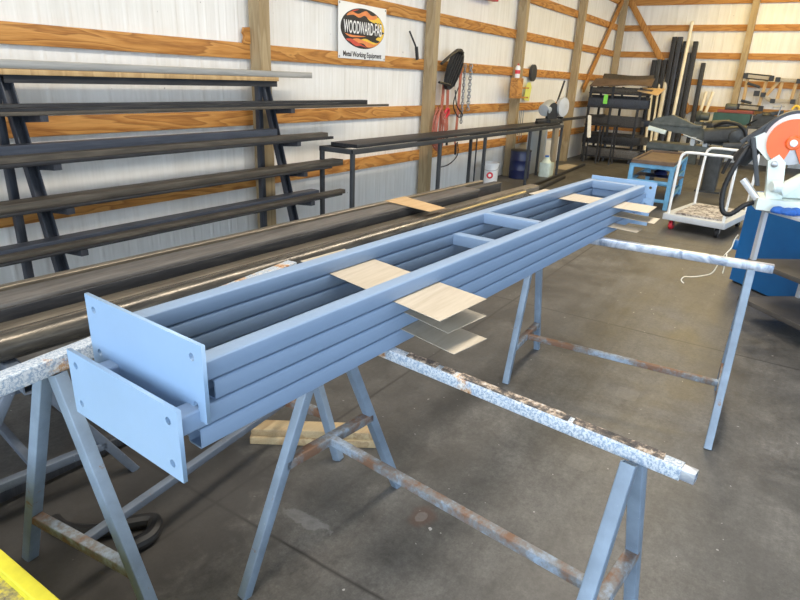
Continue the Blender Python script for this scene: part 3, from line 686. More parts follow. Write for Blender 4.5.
for (x0, x1, z0, z1, lab) in ((8.02, 7.98, 1.60, .80, 'leftmost faded red strap hanging below the slotted guard'), (8.14, 8.20, 1.62, .88, 'faded red strap with a black buckle below the slotted guard'), (8.52, 8.50, 1.84, .72, 'long reddish strap hanging from the girt left of the chains')):
    rr_ = root('strap', lab, 'strap', (x0, 4.52, z1), g)
    new('webbing', lambda m: [vstrap(m, x0-.03, x1-.03, z0, z1, .045), vstrap(m, x0+.03, x1+.024, z0, z1+.06, .045, 4.535)], 'redstrap', rr_)
    new('hook', lambda m: bar(m, (x1, 4.52, z1+.02), (x1+.01, 4.52, z1-.16), .035, .03, up=(0, -1, 0), r=.008), 'black', rr_)
def chain(m, x, z0, z1, y=4.56, a=.016):
    n = int((z0-z1)/.045)
    for k in range(n):
        z = z0 - k*.045; u = V((1, 0, 0)) if k % 2 else V((.3, -.95, 0)).normalized()
        pts = [V((x, y, z)) + u*(a*math.cos(t*math.pi/5)) + V((0, 0, 1))*(.032*math.sin(t*math.pi/5)) for t in range(10)]
        sweep(m, pts, .0085, 5, closed=True)
for (x, z0, z1, lab) in ((8.70, 1.86, .98, 'steel chain hanging from the girt, left one of two'), (8.90, 1.87, 1.17, 'thicker steel chain hanging from the girt, right one of two'),):
    solo('chain', lambda m: chain(m, x, z0, z1, a=.016 if x < 8.8 else .024), 'chain', lab, 'chain', 'chains hanging on the wall')
def coil(m):
    for k in range(7):
        c = V((7.70 + .03*math.sin(k*2), 4.42-.012*k, .98+.02*math.cos(k*3))); a = .12+.012*math.sin(k*1.7); h = .27+.02*math.cos(k)
        sweep(m, [c + V((a*math.cos(t*math.pi/10), .01*math.sin(t*math.pi/5+k), h*math.sin(t*math.pi/10))) for t in range(20)], .0085, 6, closed=True)
    sweep(m, curve_pts([(7.70, 4.36, 1.26), (7.85, 4.40, 1.2), (7.88, 4.42, 1.0), (7.84, 4.42, .8)], 6), .008, 6)
solo('extension_cord', coil, 'redcord', 'orange-red extension cord coiled on the second timber post', 'cord')
r = root('cable', 'thin black cable drooping from the guard down the girts', 'cable', (8.4, 4.5, .6))
new('lead', lambda m: sweep(m, curve_pts([(8.25, 4.46, 1.52), (8.30, 4.44, 1.30), (8.46, 4.42, 1.17), (8.36, 4.44, 1.14), (8.30, 4.5, 1.3), (8.42, 4.52, 1.5), (8.55, 4.54, 1.6)], 6), .009, 6), 'rubber', r)
new('tail', lambda m: sweep(m, curve_pts([(8.55, 4.52, .75), (8.56, 4.50, .60), (8.48, 4.5, .50), (8.30, 4.52, .42), (8.12, 4.54, .40)], 6), .008, 6), 'rubber', r)
solo('red_clamp', lambda m: [sweep(m, curve_pts([(7.83, 4.39, 1.20), (7.88, 4.37, 1.26), (7.95, 4.38, 1.25), (7.96, 4.39, 1.18)], 5), .02, 8), bar(m, (7.95, 4.385, 1.2), (7.86, 4.385, 1.13), .03, .02)], 'red', 'red spring clamp beside the coiled orange cord', 'clamp')
solo('red_case', lambda m: box(m, 8.75, 9.55, 4.50, 4.60, 2.84, 3.02, .01), 'red', 'red box resting on the high girt at the picture top', 'box')
r = root('wall_shelf', 'small wooden box shelf on the third timber post', 'shelf', (10.62, 4.42, 1.40))
new('side', lambda m: [box(m, 10.20, 10.42, 4.30, 4.44, 1.40, 1.73), ], 'girt', r)
new('lip', lambda m: [box(m, 10.42, 10.72, 4.30, 4.455, 1.40, 1.425), box(m, 10.42, 10.72, 4.30, 4.455, 1.56, 1.585)], 'girt', r)
r = root('spray_can', 'white and red spray can standing on the small wooden shelf', 'can', (10.34, 4.39, 1.73))
new('body', lambda m: lathe(m, [(.04, .0005), (.043, .01), (.043, .17), (.03, .20), (.018, .205)], (10.34, 4.39, 1.73), 20), 'white', r)
new('band', lambda m: lathe(m, [(.044, 0), (.044, .06)], (10.34, 4.39, 1.80), 20), 'red', r)
new('nozzle', lambda m: lathe(m, [(.014, 0), (.014, .03)], (10.34, 4.39, 1.935), 14), 'red', r)
def oval(m, c, a, b_, d):
    poly(m, [V(c) + V((a*math.cos(t*math.pi/14), 0, b_*math.sin(t*math.pi/14))) for t in range(28)], (0, d, 0))
solo('rubber_pad', lambda m: oval(m, (11.52, 4.552, 1.84), .14, .15, .05), 'bench', 'dark grey oval pad hanging on the girt right of the third post', 'pad')
solo('paper_tag', lambda m: poly(m, [(11.20, 4.57, 1.36), (11.45, 4.57, 1.33), (11.52, 4.57, 1.58), (11.43, 4.57, 1.67), (11.30, 4.57, 1.67), (11.24, 4.57, 1.58)], (0, .004, 0)), 'tag_yellow', 'yellow tag hanging below the dark oval pad', 'tag')
for i, (x, z0, z1) in enumerate(((10.98, 1.17, .62), (11.06, 1.17, .72), (11.14, 1.17, .60), (11.24, 1.17, .66))):
    solo('thin_rod', lambda m: rod(m, (x, 4.57, z0), (x+.01, 4.57, z1), .008, 8), 'chain', ['thin grey rod nearest the third post, hanging behind the cut-off saw', 'second thin grey rod from the third post behind the cut-off saw', 'third thin grey rod from the third post behind the cut-off saw', 'fourth thin grey rod from the third post behind the cut-off saw'][i], 'rod', 'thin rods hanging behind the cut-off saw')
solo('rubber_pad', lambda m: oval(m, (14.10, 4.552, 1.56), .09, .16, .05), 'black', 'small black oval pad on the girt left of the post before the corner', 'pad')

# ------------------------------------------------------------------ scrap rack in the corner
before_ = set(COL.objects)
r = root('scrap_rack', 'dark steel scrap rack crammed into the back left corner', 'rack', (15.8, 3.85, 0))
ys = (3.30, 3.90, 4.40); zs = (.12, .42, .82, 1.22, 1.52)
for y in ys:
    for x in (15.35, 16.2): new('upright', lambda m: bar(m, (x, y, 0), (x, y, 1.66), .05, .05, up=(1, 0, 0)), 'dark', r)
for z in zs: new('shelf', lambda m: [box(m, 15.3, 16.25, 3.25, 4.43, z-.03, z)], 'dark', r)
random.seed(3)
pos = ['left', 'middle', 'right']; names = ['bottom', 'second', 'third', 'fourth', 'top']
for i, z in enumerate(zs):
    for j in range(3):
        x = 15.37 + j*.25 + random.random()*.05; y0 = 3.02 + random.random()*.2; y1 = 4.40 + random.random()*.04; h = (.09 + random.random()*.15) * (1 if i < 4 else .6); wd = .13 + random.random()*.07
        solo('steel_offcut', lambda m: [tube, bar, channel][(i+j) % 3](m, (x, y0, z+.001+h/2), (x+.02, y1, z+.001+h/2), wd, h), ['greysteel', 'bluesteel', 'dark', 'brownsteel', 'darkbox'][(i*2+j) % 5], ['front', 'centre', 'rear'][j] + ' steel offcut on the ' + names[i] + ' shelf of the corner scrap rack', 'steel offcut', 'offcuts on the corner scrap rack')
for (c4, mt, lab) in (([(15.15, 3.05, 1.70), (15.25, 4.42, 1.68), (15.62, 4.40, 1.80), (15.6, 3.1, 1.86)], 'brownboard', 'brown curled sheet lying on the corner scrap rack, nearest the camera'),
                      ([(15.70, 3.2, 1.70), (15.66, 4.3, 1.69), (16.2, 4.4, 1.92), (16.2, 3.25, 1.94)], 'brownsteel', 'brownish sheet at the very top of the corner scrap rack')):
    solo('metal_sheet', lambda m: sheet(m, c4, .02, 10, 5, .02), mt, lab, 'sheet', 'sheets on the corner scrap rack')
solo('metal_sheet', lambda m: sheet(m, [(15.2, 2.90, 1.52), (15.22, 3.35, 1.60), (15.6, 3.3, 1.66), (15.6, 2.85, 1.66)], .015, 8, 5, .0), 'card', 'tan bent sheet sloping off the right end of the corner scrap rack', 'sheet', 'sheets on the corner scrap rack')
solo('paper_tag', lambda m: box(m, 15.245, 15.255, 3.97, 4.06, 1.28, 1.48, .001), 'tag_green', 'lime green tag on the front of the corner scrap rack', 'tag')
for i, (x, y, z0) in enumerate(((15.25, 4.1, 0), (15.1, 3.75, 0))):
    rr_ = root('steel_stand', ['low dark stand in front of the scrap rack, left one', 'low dark stand in front of the scrap rack, right one'][i], 'stand', (x, y, 0), 'low stands before the scrap rack')
    for dx, dy in ((-.2, -.15), (-.2, .15), (.05, -.15), (.05, .15)): new('leg', lambda m: bar(m, (x+dx-.12, y+dy, 0), (x+dx-.12, y+dy, .82), .03, .03, up=(1, 0, 0)), 'dark', rr_)
    new('top', lambda m: box(m, x-.36, x-.04, y-.18, y+.18, .82, .85), 'dark', rr_)

for o in set(COL.objects) - before_:
    if o.parent is None: o.location.x -= .75; o.location.y -= .06

# ------------------------------------------------------------------ bars leaning on the back wall
def lean(name, y, ztop, r_, mat, label, yb=None, sq=True, cat='steel bar', xb=16.88):
    yb = (y-.06 if yb is None else yb) + .09; y += .09
    xt = XB - .02 - r_
    fn = (lambda m: tube(m, (xb, yb, 0), (xt, y, ztop), r_*2, r_*2, up=(1, 0, 0), t=.008)) if sq else (lambda m: pipe(m, (xb, yb, 0), (xt, y, ztop), r_, .004, 14))
    return solo(name, fn, mat, label, cat, 'bars leaning on the back wall')
lean('steel_tube', 3.50, 2.32, .055, 'dark', 'short dark tube leaning on the back wall, nearest the corner')
lean('steel_tube', 3.38, 2.34, .055, 'bench', 'short charcoal tube leaning second from the corner')
lean('steel_tube', 3.25, 2.33, .055, 'dark', 'short dark tube leaning third from the corner')
lean('steel_tube', 3.12, 2.86, .055, 'dark', 'tall black tube on the left of the leaning bars')
lean('steel_tube', 2.99, 2.86, .055, 'darkz', 'tall charcoal tube beside the tallest black one')
lean('steel_tube', 2.86, 2.76, .05, 'dark', 'tall black tube behind the long cream pipe')
lean('steel_tube', 2.74, 2.50, .05, 'darkz', 'bluish grey tube leaning right of the long cream pipe')
lean('steel_tube', 2.62, 2.76, .055, 'dark', 'rightmost tall black tube of the leaning bundle')
lean('steel_tube', 2.36, 2.28, .05, 'dark', 'single dark tube leaning apart, to the right of the bundle', yb=2.30)
lean('plastic_pipe', 3.15, 2.0, .05, 'pvc', 'thick short cream pipe leaning before the dark tubes', yb=2.95, sq=False, cat='pipe', xb=16.1)
lean('plastic_pipe', 2.80, 3.2, .04, 'pvc', 'longest cream pipe leaning slantwise over the dark tubes', yb=2.62, sq=False, cat='pipe', xb=15.9)
lean('plastic_pipe', 3.30, 1.95, .028, 'pvc', 'thin cream pipe leaning left of the thick short one', yb=3.02, sq=False, cat='pipe', xb=16.0)
lean('plastic_pipe', 3.45, 1.75, .035, 'pvc', 'grey-cream pipe leaning nearest the scrap rack', yb=3.12, sq=False, cat='pipe', xb=15.95)
lean('plastic_pipe', 2.17, 1.62, .04, 'pvc', 'short cream stick leaning behind the machine arm, left one', yb=2.20, sq=False, cat='pipe', xb=16.3)
lean('plastic_pipe', 2.02, 1.62, .04, 'pvc', 'short cream stick leaning behind the machine arm, right one', yb=2.14, sq=False, cat='pipe', xb=16.2)

# ------------------------------------------------------------------ jigs on the back wall
def jig(m, quad, w): 
    q = [V((17.03, y, z)) for y, z in quad]
    for a, b_ in zip(q, q[1:] + q[:1]): bar(m, a, b_, w, .03, up=(1, 0, 0))
r = root('wall_jig', 'large tan wooden bar-clamp frame hung on the back wall beside the post', 'clamp frame', (17.03, 1.23, 1.3))
new('side', lambda m: [bar(m, (17.03, 1.40, 1.33), (17.03, 1.42, 2.02), .07, .03, up=(1, 0, 0)), bar(m, (17.03, 1.06, 1.33), (17.03, 1.02, 2.0), .07, .03, up=(1, 0, 0))], 'ltan', r)
for (y0, z0, y1, z1) in ((1.47, 2.02, .93, 1.98), (1.50, 1.33, 1.0, 1.31)):
    new('crossbar', lambda m: bar(m, (17.0, y0, z0), (17.0, y1, z1), .085, .03, up=(1, 0, 0)), 'ply', r)
    for dz in (.052, -.052): new('pipe', lambda m: rod(m, (16.985, y0, z0+dz), (16.985, y1, z1+dz), .014, 8), 'black', r)
    new('jaw', lambda m: [box(m, 16.95, 17.02, y-.05, y+.05, z-.06, z+.06, .01) for y, z in ((y0, z0), (y1, z1))], 'black', r)
new('tool', lambda m: [bar(m, (16.99, 1.40, 1.86), (16.99, 1.12, 1.78), .06, .04, up=(1, 0, 0)), bar(m, (16.99, 1.45, 1.47), (16.99, 1.22, 1.42), .06, .04, up=(1, 0, 0)), box(m, 16.97, 17.0, 1.10, 1.22, 1.58, 1.70)], 'black', r)
r = root('wall_jig', 'smaller tan wooden bar-clamp frame hung near the right edge of the back wall', 'clamp frame', (17.03, .6, 1.4))
new('side', lambda m: [bar(m, (17.03, .72, 1.50), (17.03, .70, 1.95), .07, .03, up=(1, 0, 0)), bar(m, (17.03, .44, 1.50), (17.03, .42, 1.95), .07, .03, up=(1, 0, 0)), bar(m, (17.03, .78, 1.92), (17.03, .98, 1.55), .07, .03, up=(1, 0, 0))], 'ltan', r)
for a_, b_ in (((17.0, .80, 1.96), (17.0, .38, 1.94)), ((17.0, .80, 1.50), (17.0, .40, 1.50)), ((17.0, 1.02, 1.60), (17.0, .80, 1.48))): new('crossbar', lambda m: bar(m, a_, b_, .08, .03, up=(1, 0, 0)), 'ply', r)
new('jaw', lambda m: [box(m, 16.94, 17.02, y-.05, y+.05, z-.05, z+.05, .01) for y, z in ((.80, 1.96), (.38, 1.94), (.80, 1.49), (.40, 1.50), (1.02, 1.62))], 'black', r)

# ------------------------------------------------------------------ bench along the back wall with clutter
r = root('work_bench', 'dark cluttered workbench along the back wall', 'workbench', (16.2, .6, 0))
new('top', lambda m: box(m, 15.8, 16.9, -1.6, 2.0, .90, .96), 'machine', r)
for x in (15.9, 16.8):
    for y in (-1.5, .3, 1.9): new('leg', lambda m: bar(m, (x, y, 0), (x, y, .90), .08, .08, up=(1, 0, 0)), 'machine', r)
new('lower_shelf', lambda m: box(m, 15.85, 16.85, -1.55, 1.95, .35, .38), 'machine', r)
solo('tool_case', lambda m: box(m, 15.9, 16.3, 1.10, 1.85, .9605, 1.20, .02), 'green', 'dark green case on the back workbench', 'case')
solo('board', lambda m: bar(m, (16.25, 1.80, 1.233), (16.25, 1.08, 1.233), .45, .06), 'maroon', 'maroon board lying across the case on the back workbench', 'board')
solo('parts_bin', lambda m: [box(m, 15.9, 16.4, .45, 1.05, .9605, 1.18), lathe(m, [(.13, 0), (.15, .1), (.1, .16)], (16.1, .8, 1.1), 12), bar(m, (16.0, 1.0, 1.17), (16.1, .5, 1.28), .08, .08)], 'machine', 'black heap of tooling on the back workbench below the jigs', 'tooling')
solo('clamp', lambda m: [rod(m, (16.0, .62, .96), (16.0, .56, 1.42), .015), rod(m, (16.0, .72, 1.38), (16.0, .50, 1.40), .012)], 'chain', 'small silver bar clamp sticking up from the back workbench', 'clamp')
solo('hook_tool', lambda m: sweep(m, curve_pts([(16.3, .30, .965), (16.3, .28, 1.2), (16.3, .22, 1.36), (16.3, .30, 1.42), (16.3, .36, 1.34)], 5), .025, 8), 'flame_y', 'yellow hooked tool standing on the back workbench', 'tool')
solo('ladder_pole', lambda m: bar(m, (16.9, .15, .962), (17.05, .02, 2.1), .05, .05, up=(1, 0, 0)), 'pvc', 'pale slanted pole at the right picture edge by the back wall', 'pole')
solo('bench_grinder', lambda m: [lathe(m, [(.07, 0), (.08, .02), (.08, .22), (.07, .24)], (16.2, 1.97-.3, 1.30+.02), 16, (0, -1, 0))] and [box(m, 15.88, 16.02, 2.02, 2.2, .0, .97), lathe(m, [(.12, 0), (.13, .02), (.13, .08), (.1, .09)], (15.95, 2.2, 1.09), 18, (0, -1, 0)), lathe(m, [(.08, 0), (.09, .02), (.09, .2), (.08, .22)], (15.95, 2.15, 1.09), 18, (0, -1, 0))], 'machine2', 'small grey bench grinder on a pedestal left of the back workbench', 'grinder')

# ------------------------------------------------------------------ metal band saw with sloping arm
r = root('band_saw', 'dark heavy metal-cutting machine with a long sloping arm on a pedestal', 'machine', (11.85, 1.3, 0))
new('pedestal', lambda m: [bar(m, (11.8, 1.2, 0), (11.8, 1.2, .66), .22, .30, up=(1, 0, 0), r=.02), box(m, 11.6, 12.05, 1.0, 1.4, 0, .03)], 'machine', r)
new('bed', lambda m: [box(m, 11.6, 12.1, .72, 2.32, .66, .76, .02), box(m, 11.65, 12.0, 1.9, 2.3, .60, .66)], 'machine2', r)
new('bed_leg', lambda m: bar(m, (11.85, 2.2, 0), (11.85, 2.2, .60), .12, .12, up=(1, 0, 0)), 'machine', r)
new('arm', lambda m: [poly(m, [(11.7, 2.36, 1.04), (11.7, 2.28, 1.17), (11.7, 2.0, 1.24), (11.7, 1.62, 1.10), (11.7, 1.2, .94), (11.7, 1.0, .88), (11.7, 1.0, .79), (11.7, 1.3, .80), (11.7, 1.75, .93), (11.7, 2.05, .97)], (.16, 0, 0)), bar(m, (11.78, 2.35, 1.08), (11.78, 1.5, 1.07), .2, .05)], 'machine2', r)
new('arm_nose', lambda m: bar(m, (11.68, 2.35, 1.0), (11.68, 2.05, .94), .10, .07), 'cast', r)
new('vise', lambda m: [box(m, 11.62, 11.95, 1.55, 1.62, .76, .90), box(m, 11.62, 11.95, 1.35, 1.42, .76, .88), rod(m, (11.6, 1.75, .93), (11.6, 1.35, .82), .011)], 'greypanel', r)
new('drive_housing', lambda m: [bar(m, (11.7, 1.42, .93), (11.7, .80, 1.02), .28, .26, r=.07, seg=4), lathe(m, [(.08, 0), (.125, .02), (.13, .05), (.13, .16), (.09, .18)], (11.55, .92, .95), 20, (.9, .25, .1)), lathe(m, [(.07, 0), (.085, .02), (.085, .28), (.06, .3)], (11.8, 1.38, 1.10), 16, (.1, -1, .12)), bar(m, (11.6, 1.1, .8), (11.62, .72, .84), .16, .12, r=.03)], 'machine', r)
new('cable_bundle', lambda m: [sweep(m, curve_pts([(11.6, 1.3, 1.10), (11.55, 1.15, 1.18), (11.55, .95, 1.16), (11.55, .82, 1.05), (11.6, .80, .85), (11.6, .95, .6), (11.6, 1.02, .35)], 6), .028, 8)], 'rubber', r)
new('hand_lever', lambda m: rod(m, (11.7, .9, 1.1), (11.6, .70, 1.26), .016), 'black', r)

# ------------------------------------------------------------------ light blue table
r = root('blue_table', 'light blue steel frame table with a brown worn tray top', 'table', (10.3, 1.75, 0))
TA = [V((9.36, 1.46, 0)), V((9.36, 2.02, 0)), V((11.05, 2.10, 0)), V((11.05, 1.56, 0))]
H = V((0, 0, .62))
for p in TA: new('leg', lambda m: bar(m, p, p+H, .06, .06, up=(1, 0, 0)), 'sky', r)
def ring_(z, w):
    return lambda m: [bar(m, TA[i]+V((0, 0, z)), TA[(i+1) % 4]+V((0, 0, z)), w, w) for i in range(4)]
new('upper_rail', ring_(.60, .055), 'sky', r); new('middle_rail', ring_(.38, .045), 'sky', r); new('lower_rail', ring_(.12, .045), 'sky', r)
new('tray', lambda m: [poly(m, [p + (p-V((10.2, 1.78, 0))).normalized()*.05 + V((0, 0, .63)) for p in TA], (0, 0, .02))] + [bar(m, TA[i]+V((0, 0, .665)), TA[(i+1) % 4]+V((0, 0, .665)), .03, .035) for i in range(4)], 'brownboard', r)
solo('rag', lambda m: lathe(m, [(.02, 0), (.09, .02), (.10, .06), (.05, .10), (.01, .11)], (10.0, 1.72, .40), 12) or box(m, 9.8, 10.2, 1.4, 2.06, .398, .403), 'navy', 'dark folded cloth on a shelf inside the light blue table', 'cloth')

# ------------------------------------------------------------------ platform cart
cyw = -.16
CU = V((math.cos(cyw), math.sin(cyw), 0)); CW = V((-math.sin(cyw), math.cos(cyw), 0)); CO = V((7.92, .555, 0))
def K(u, w, z): return CO + CU*u + CW*w + V((0, 0, z))
r = root('platform_cart', 'white platform cart with two tubular push handles', 'cart', K(.55, .35, 0))
new('deck', lambda m: [bar(m, K(0, .35, .185), K(1.12, .35, .185), .70, .03), bar(m, K(0, 0, .165), K(0, .70, .165), .03, .075), bar(m, K(0, 0, .165), K(1.12, 0, .165), .03, .075), bar(m, K(0, .7, .165), K(1.12, .7, .165), .03, .075), bar(m, K(1.12, 0, .165), K(1.12, .7, .165), .03, .075)], 'cart_grey', r)
for u in (.05, 1.04):
    new('push_handle', lambda m: sweep(m, curve_pts([K(u, .67, .20), K(u+.005, .67, .55), K(u+.01, .66, .86), K(u+.01, .63, .935), K(u+.01, .56, .955), K(u+.01, .34, .955), K(u+.01, .13, .955), K(u+.01, .06, .935), K(u+.01, .035, .86), K(u+.005, .03, .55), K(u, .03, .20)], 6), .017, 12), 'white', r)
for i, (u, w) in enumerate(((.09, .62), (.09, .08), (1.0, .62), (1.0, .08))):
    wm_ = 'red' if w > .3 else 'rubber'
    cs = new('caster', lambda m: [lathe(m, [(.02, -.022), (.052, -.022), (.058, -.015), (.058, .015), (.052, .022), (.02, .022)], K(u, w, .058), 20, CW)], wm_, r)
    new('fork', lambda m: [bar(m, K(u, w+s*.028, .055), K(u-.02, w+s*.028, .13), .045, .004, up=tuple(CW)) for s in (1, -1)] + [bar(m, K(u-.07, w, .136), K(u+.05, w, .136), .08, .012)], 'chain', cs)
solo('mat', lambda m: sheet(m, [K(.05, .60, .222), K(.10, .06, .222), K(1.0, .08, .222), K(1.0, .62, .222)], .020, 24, 14, .001), 'mat', 'mottled grey and white mat lying on the white cart deck', 'mat')

# ------------------------------------------------------------------ orange cold saw on its stand
SL = V((5.14, .115, 0)); SA = V((-.66, -.75, 0)).normalized(); SB = V((.62, -.78, 0)).normalized()
# stand plan: corner L, near side along SA2 (towards the camera right), far side along SB
SA2 = V((-.42, -.42, 0)).normalized()
def G(a, b_, z): return SL + SA2*a + SB*b_ + V((0, 0, z))
r = root('saw_stand', 'grey steel stand with two brown shelves under the orange saw', 'stand', G(.35, .2, 0))
for a, b_ in ((0, 0), (.95, 0), (0, .46), (.95, .46)):
    new('leg', lambda m: angle(m, G(a, b_, 0), G(a, b_, .85), .032, .032, .005, up=tuple(-SA2)), 'silver', r)
for z in (.16, .465):
    new('shelf', lambda m: [poly(m, [G(-.02, -.02, z), G(.97, -.02, z), G(.97, .48, z), G(-.02, .48, z)], (0, 0, .012))] + [bar(m, G(-.02, -.02, z-.004), G(.97, -.02, z-.004), .012, .035), bar(m, G(-.02, -.02, z-.004), G(-.02, .48, z-.004), .012, .035), bar(m, G(-.02, .48, z-.004), G(.97, .48, z-.004), .012, .035)], 'shelf', r)
new('top', lambda m: poly(m, [G(-.03, -.03, .85), G(.98, -.03, .85), G(.98, .50, .85), G(-.03, .50, .85)], (0, 0, .02)), 'silver', r)
# saw: drawn in a plane facing about -X
SC = V((5.20, .062, 1.345)); RX = V((.12, -.99, 0)).normalized(); FX = V((-.99, -.12, 0)).normalized()
def W(x, z, f=0):
    z = z*.84 if z > -.2 else -.168 + (z+.2)*1.15
    return SC + RX*x*.84 + V((0, 0, z)) + FX*f
def arcp(cx, cz, r_, a0, a1, n=20, f=0): return [W(cx + r_*math.cos(math.radians(a0+(a1-a0)*k/n)), cz + r_*math.sin(math.radians(a0+(a1-a0)*k/n)), f) for k in range(n+1)]
r = root('cold_saw', 'orange and white metal cutting saw standing on the grey stand', 'saw', V((5.2, .062, .872)))
T = tuple(FX)
new('base', lambda m: [poly(m, [V((p.x, p.y, .8705)) for p in (W(-.20, -.46, -.18), W(.25, -.46, -.18), W(.25, -.46, .16), W(-.16, -.46, .16))], (0, 0, .08)), bar(m, W(-.10, -.355, -.06), W(.30, -.34, -.06), .15, .10)], 'cast', r)
new('column', lambda m: poly(m, [W(-.10, -.40, .10), W(.02, -.40, .10), W(-.02, -.16, .10), W(-.08, -.10, .10), W(-.15, -.16, .10)], -FX*.14), 'cast', r)
new('arm', lambda m: poly(m, [W(-.06, -.19, .04), W(-.13, -.18, .04), W(-.27, -.05, .04), W(-.30, .02, .04), W(-.22, .07, .04), W(-.14, -.04, .04), W(-.04, -.13, .04)], -FX*.10), 'cast', r)
new('guard_cover', lambda m: poly(m, arcp(0, 0, .235, 175, 20, 24, .03) + arcp(0, 0, .19, 20, 175, 24, .03), -FX*.10), 'white', r)
new('top_handle', lambda m: poly(m, arcp(.02, 0, .262, 165, 20, 18, .035) + arcp(.02, 0, .237, 20, 165, 18, .035), -FX*.11), 'bench', r)
new('blade_guard', lambda m: poly(m, [W(.0, 0, .07)] + arcp(0, 0, .19, 290, -48+0, 30, .07) if False else arcp(0, 0, .192, -105, -312, 40, .07) + [W(.06, .02, .07), W(.0, -.03, .07)], -FX*.10), 'orange', r)
new('guard_flap', lambda m: poly(m, arcp(0, 0, .192, 48, -62, 20, .065) + [W(.01, -.02, .065), W(.03, .05, .065)], -FX*.09), 'orange', r)
new('blade', lambda m: lathe(m, [(.02, 0), (.148, .001), (.148, .005), (.02, .006)], W(0, -.01, .02), 40, T), 'chain', r)
new('hub', lambda m: [lathe(m, [(.050, 0), (.048, .015), (.040, .02)], W(.0, 0, .068), 26, T)], 'orange', r)
new('hub_bolt', lambda m: [lathe(m, [(.024, 0), (.024, .018), (.018, .022)], W(.0, 0, .085), 22, T)], 'white', r)
new('pivot_bolt', lambda m: lathe(m, [(.022, 0), (.022, .015), (.014, .018)], W(-.10, -.18, .10), 18, T), 'chain', r)
new('motor', lambda m: [lathe(m, [(.045, 0), (.062, .015), (.062, .13), (.045, .15)], W(-.27, -.06, -.02), 20, (.2, .55, -.8)), bar(m, W(-.21, .02, -.02), W(-.33, -.10, -.02), .09, .08), bar(m, W(-.33, -.02, .02), W(-.24, .09, .02), .04, .04)], 'black', r)
new('strut', lambda m: [bar(m, W(-.30, .02, .05), W(-.18, -.33, .05), .03, .045, up=T), bar(m, W(-.38, -.03, .0), W(-.15, .18, .0), .03, .03, up=T)], 'bench', r)
new('vise', lambda m: [bar(m, W(-.02, -.34, .15), W(.16, -.24, .10), .07, .07), lathe(m, [(.03, 0), (.04, .01), (.04, .06), (.03, .07)], W(-.02, -.31, .17), 16, (-.6, .8, 0))], 'cast', r)
new('foot_lever', lambda m: bar(m, W(-.30, -.30, .05), W(-.16, -.41, .08), .05, .04), 'silver', r)
hz = [W(-.30, -.03, .0), W(-.37, -.18, .05), W(-.43, -.36, .05), W(-.41, -.50, .06), W(-.34, -.53, .06), W(-.24, -.46, .06), W(-.16, -.435, .04)]
new('hose', lambda m: sweep(m, curve_pts(hz, 10), [.017 + .0025*(i % 2) for i in range(61)], 16), 'rubber', r)
def ragfn(m):
    for (x, z, f, a) in ((.0, -.392, .23, .05), (.07, -.388, .25, .055), (.13, -.386, .21, .05)):
        lathe(m, [(.01, 0), (a*.9, .004), (a, .018), (a*.75, .04), (.01, .05)], V((*W(x, z, f-.01).xy, .8705)), 11)
solo('rag', ragfn, 'rag', 'crumpled bright blue rag on the saw stand beside the saw base', 'rag')
solo('bottle', lambda m: lathe(m, [(.055, 0), (.065, .01), (.065, .11), (.045, .15), (.02, .17), (.02, .19)], G(.30, .33, .478), 22), 'greypanel', 'grey rounded bottle on the upper shelf of the saw stand', 'bottle')

# ------------------------------------------------------------------ blue cabinet behind the saw stand
CA = V((6.17, .285, 0)); CE = V((-.05, -.02, 0)); ca = V((-.70, -.714, 0)).normalized(); cb = V((.714, -.70, 0)).normalized()
def B(a, b_, z): return CA + ca*a + cb*b_ + V((0, 0, z))
r = root('blue_cabinet', 'bright blue sheet metal cabinet behind the saw stand', 'cabinet', B(.4, .3, 0))
PW, PH = .34, .0
CAW = 1.3
new('body', lambda m: [poly(m, [B(0, .0, .02), B(CAW, .0, .02), B(CAW, .8, .02), B(0, .8, .02)], (0, 0, .80))], 'blue', r)
new('plinth', lambda m: poly(m, [B(.02, .02, 0), B(CAW-.02, .02, 0), B(CAW-.02, .78, 0), B(.02, .78, 0)], (0, 0, .02)), 'black', r)
new('top_lip', lambda m: poly(m, [B(-.01, -.01, .82), B(CAW+.01, -.01, .82), B(CAW+.01, .81, .82), B(-.01, .81, .82)], (0, 0, .02)), 'blue', r)
new('roller', lambda m: lathe(m, [(.035, 0), (.04, .01), (.04, .08), (.035, .09)], B(-.03, .02, .30), 16), 'blue', r)

# ------------------------------------------------------------------ yellow cart corner in the foreground
r = root('shade_bin', 'yellow painted steel bin cut off by the lower left corner, its unseen body enlarged for shade', 'bin', (0, 1.35, 0))
hx0, hx1, hy0, hy1, hz_ = -.50, .474, .62, 2.04, .50
for y_ in (hy0, hy1): new('rim', lambda m: tube(m, (hx0, y_, hz_-.018), (hx1-.037, y_, hz_-.018), .036, .036, r=.005), 'yellow', r)
for x_ in (hx0, hx1-.018): new('rim', lambda m: tube(m, (x_, hy0-.018, hz_-.018), (x_-.010 if x_ > 0 else x_, hy1+.018, hz_-.018), .036, .036, r=.005), 'yellow', r)
for x_ in (hx0, hx1-.024): new('side_panel', lambda m: box(m, x_-.004, x_+.004, hy0, hy1, .0, hz_-.037), 'yellow', r)  # solid sides added out of view to shade the floor under the stock
for y_ in (hy0, hy1): new('side_panel', lambda m: box(m, hx0, hx1-.03, y_-.004, y_+.004, .0, hz_-.037), 'yellow', r)
new('lid', lambda m: box(m, hx0+.02, hx1-.038, hy0+.02, hy1-.02, hz_-.036, hz_-.026), 'scuff', r)
solo('hose', lambda m: sweep(m, curve_pts([(.84, 2.06, .03), (.84, 1.98, .03), (.90, 1.88, .03), (1.0, 1.82, .03), (1.06, 1.76, .03), (1.0, 1.70, .03), (.90, 1.72, .03)], 8), .028, 10), 'rubber', 'black hose lying on the dark floor under the left sawhorse', 'hose')

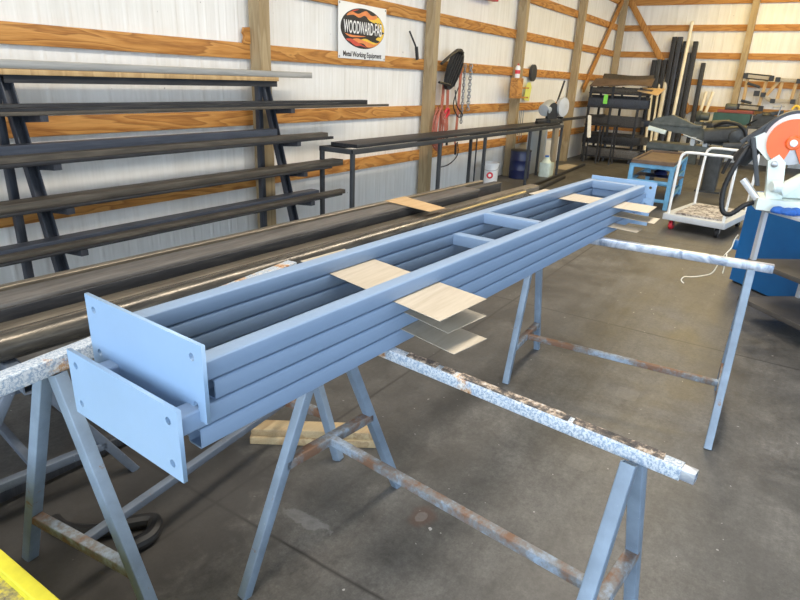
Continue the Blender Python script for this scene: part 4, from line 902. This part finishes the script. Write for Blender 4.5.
# ------------------------------------------------------------------ lamps, sky, camera
def lamp(x, y, z, sx, sy, watts, col):
    l = bpy.data.lights.new('fill_light', 'AREA'); l.shape = 'RECTANGLE'; l.size = sx; l.size_y = sy; l.energy = watts; l.color = col
    o = bpy.data.objects.new('fill_light', l); COL.objects.link(o); o.location = (x, y, z)
for x in (10.5, 13.0, 15.5): lamp(x, 1.2, ZC-.05, 1.2, 2.0, 64, (1, .71, .22))  # unseen lamps added to warm and brighten the far end
for x in (1.0, 4.0, 7.0): lamp(x, .9, ZC-.05, 2.4, .6, 90, (1, .90, .76))  # unseen strips added to brighten the left wall and upward faces
w = bpy.data.worlds.new('world'); S.world = w; w.use_nodes = True
bg = w.node_tree.nodes['Background']; t = w.node_tree
tc = N(t, 'ShaderNodeTexCoord'); dp = N(t, 'ShaderNodeVectorMath', operation='DOT_PRODUCT'); dp.inputs[1].default_value = V((-.86, -.36, .36)).normalized()
t.links.new(tc.outputs['Generated'], dp.inputs[0])
sky = ramp(t, dp.outputs['Value'], [(0, (.34, .41, .49)), (.38, (.52, .64, .78)), (.78, (1.55, 1.85, 2.2)), (1, (2.6, 3.05, 3.6))])
t.links.new(sky, bg.inputs[0]); bg.inputs[1].default_value = 1.6

cam = bpy.data.cameras.new('camera'); co = bpy.data.objects.new('camera', cam); COL.objects.link(co); S.camera = co
cam.sensor_width = 36; cam.lens = 595.75/800*36; cam.clip_start = .02; cam.clip_end = 100
p, rl, yw = -.358239, .043056, .568366
fw = V((math.cos(yw), math.sin(yw), 0)); rt = V((math.sin(yw), -math.cos(yw), 0)); up = V((0, 0, 1))
f2 = fw*math.cos(p) + up*math.sin(p); u2 = -fw*math.sin(p) + up*math.cos(p)
r2 = rt*math.cos(rl) + u2*math.sin(rl); u3 = -rt*math.sin(rl) + u2*math.cos(rl)
co.matrix_world = Matrix(((r2.x, u3.x, -f2.x, 0), (r2.y, u3.y, -f2.y, 0), (r2.z, u3.z, -f2.z, 1.67), (0, 0, 0, 1)))

S.view_settings.view_transform = 'Standard'; S.view_settings.look = 'None'
S.view_settings.gamma = 1; S.view_settings.use_curve_mapping = False
S.view_settings.exposure = .33
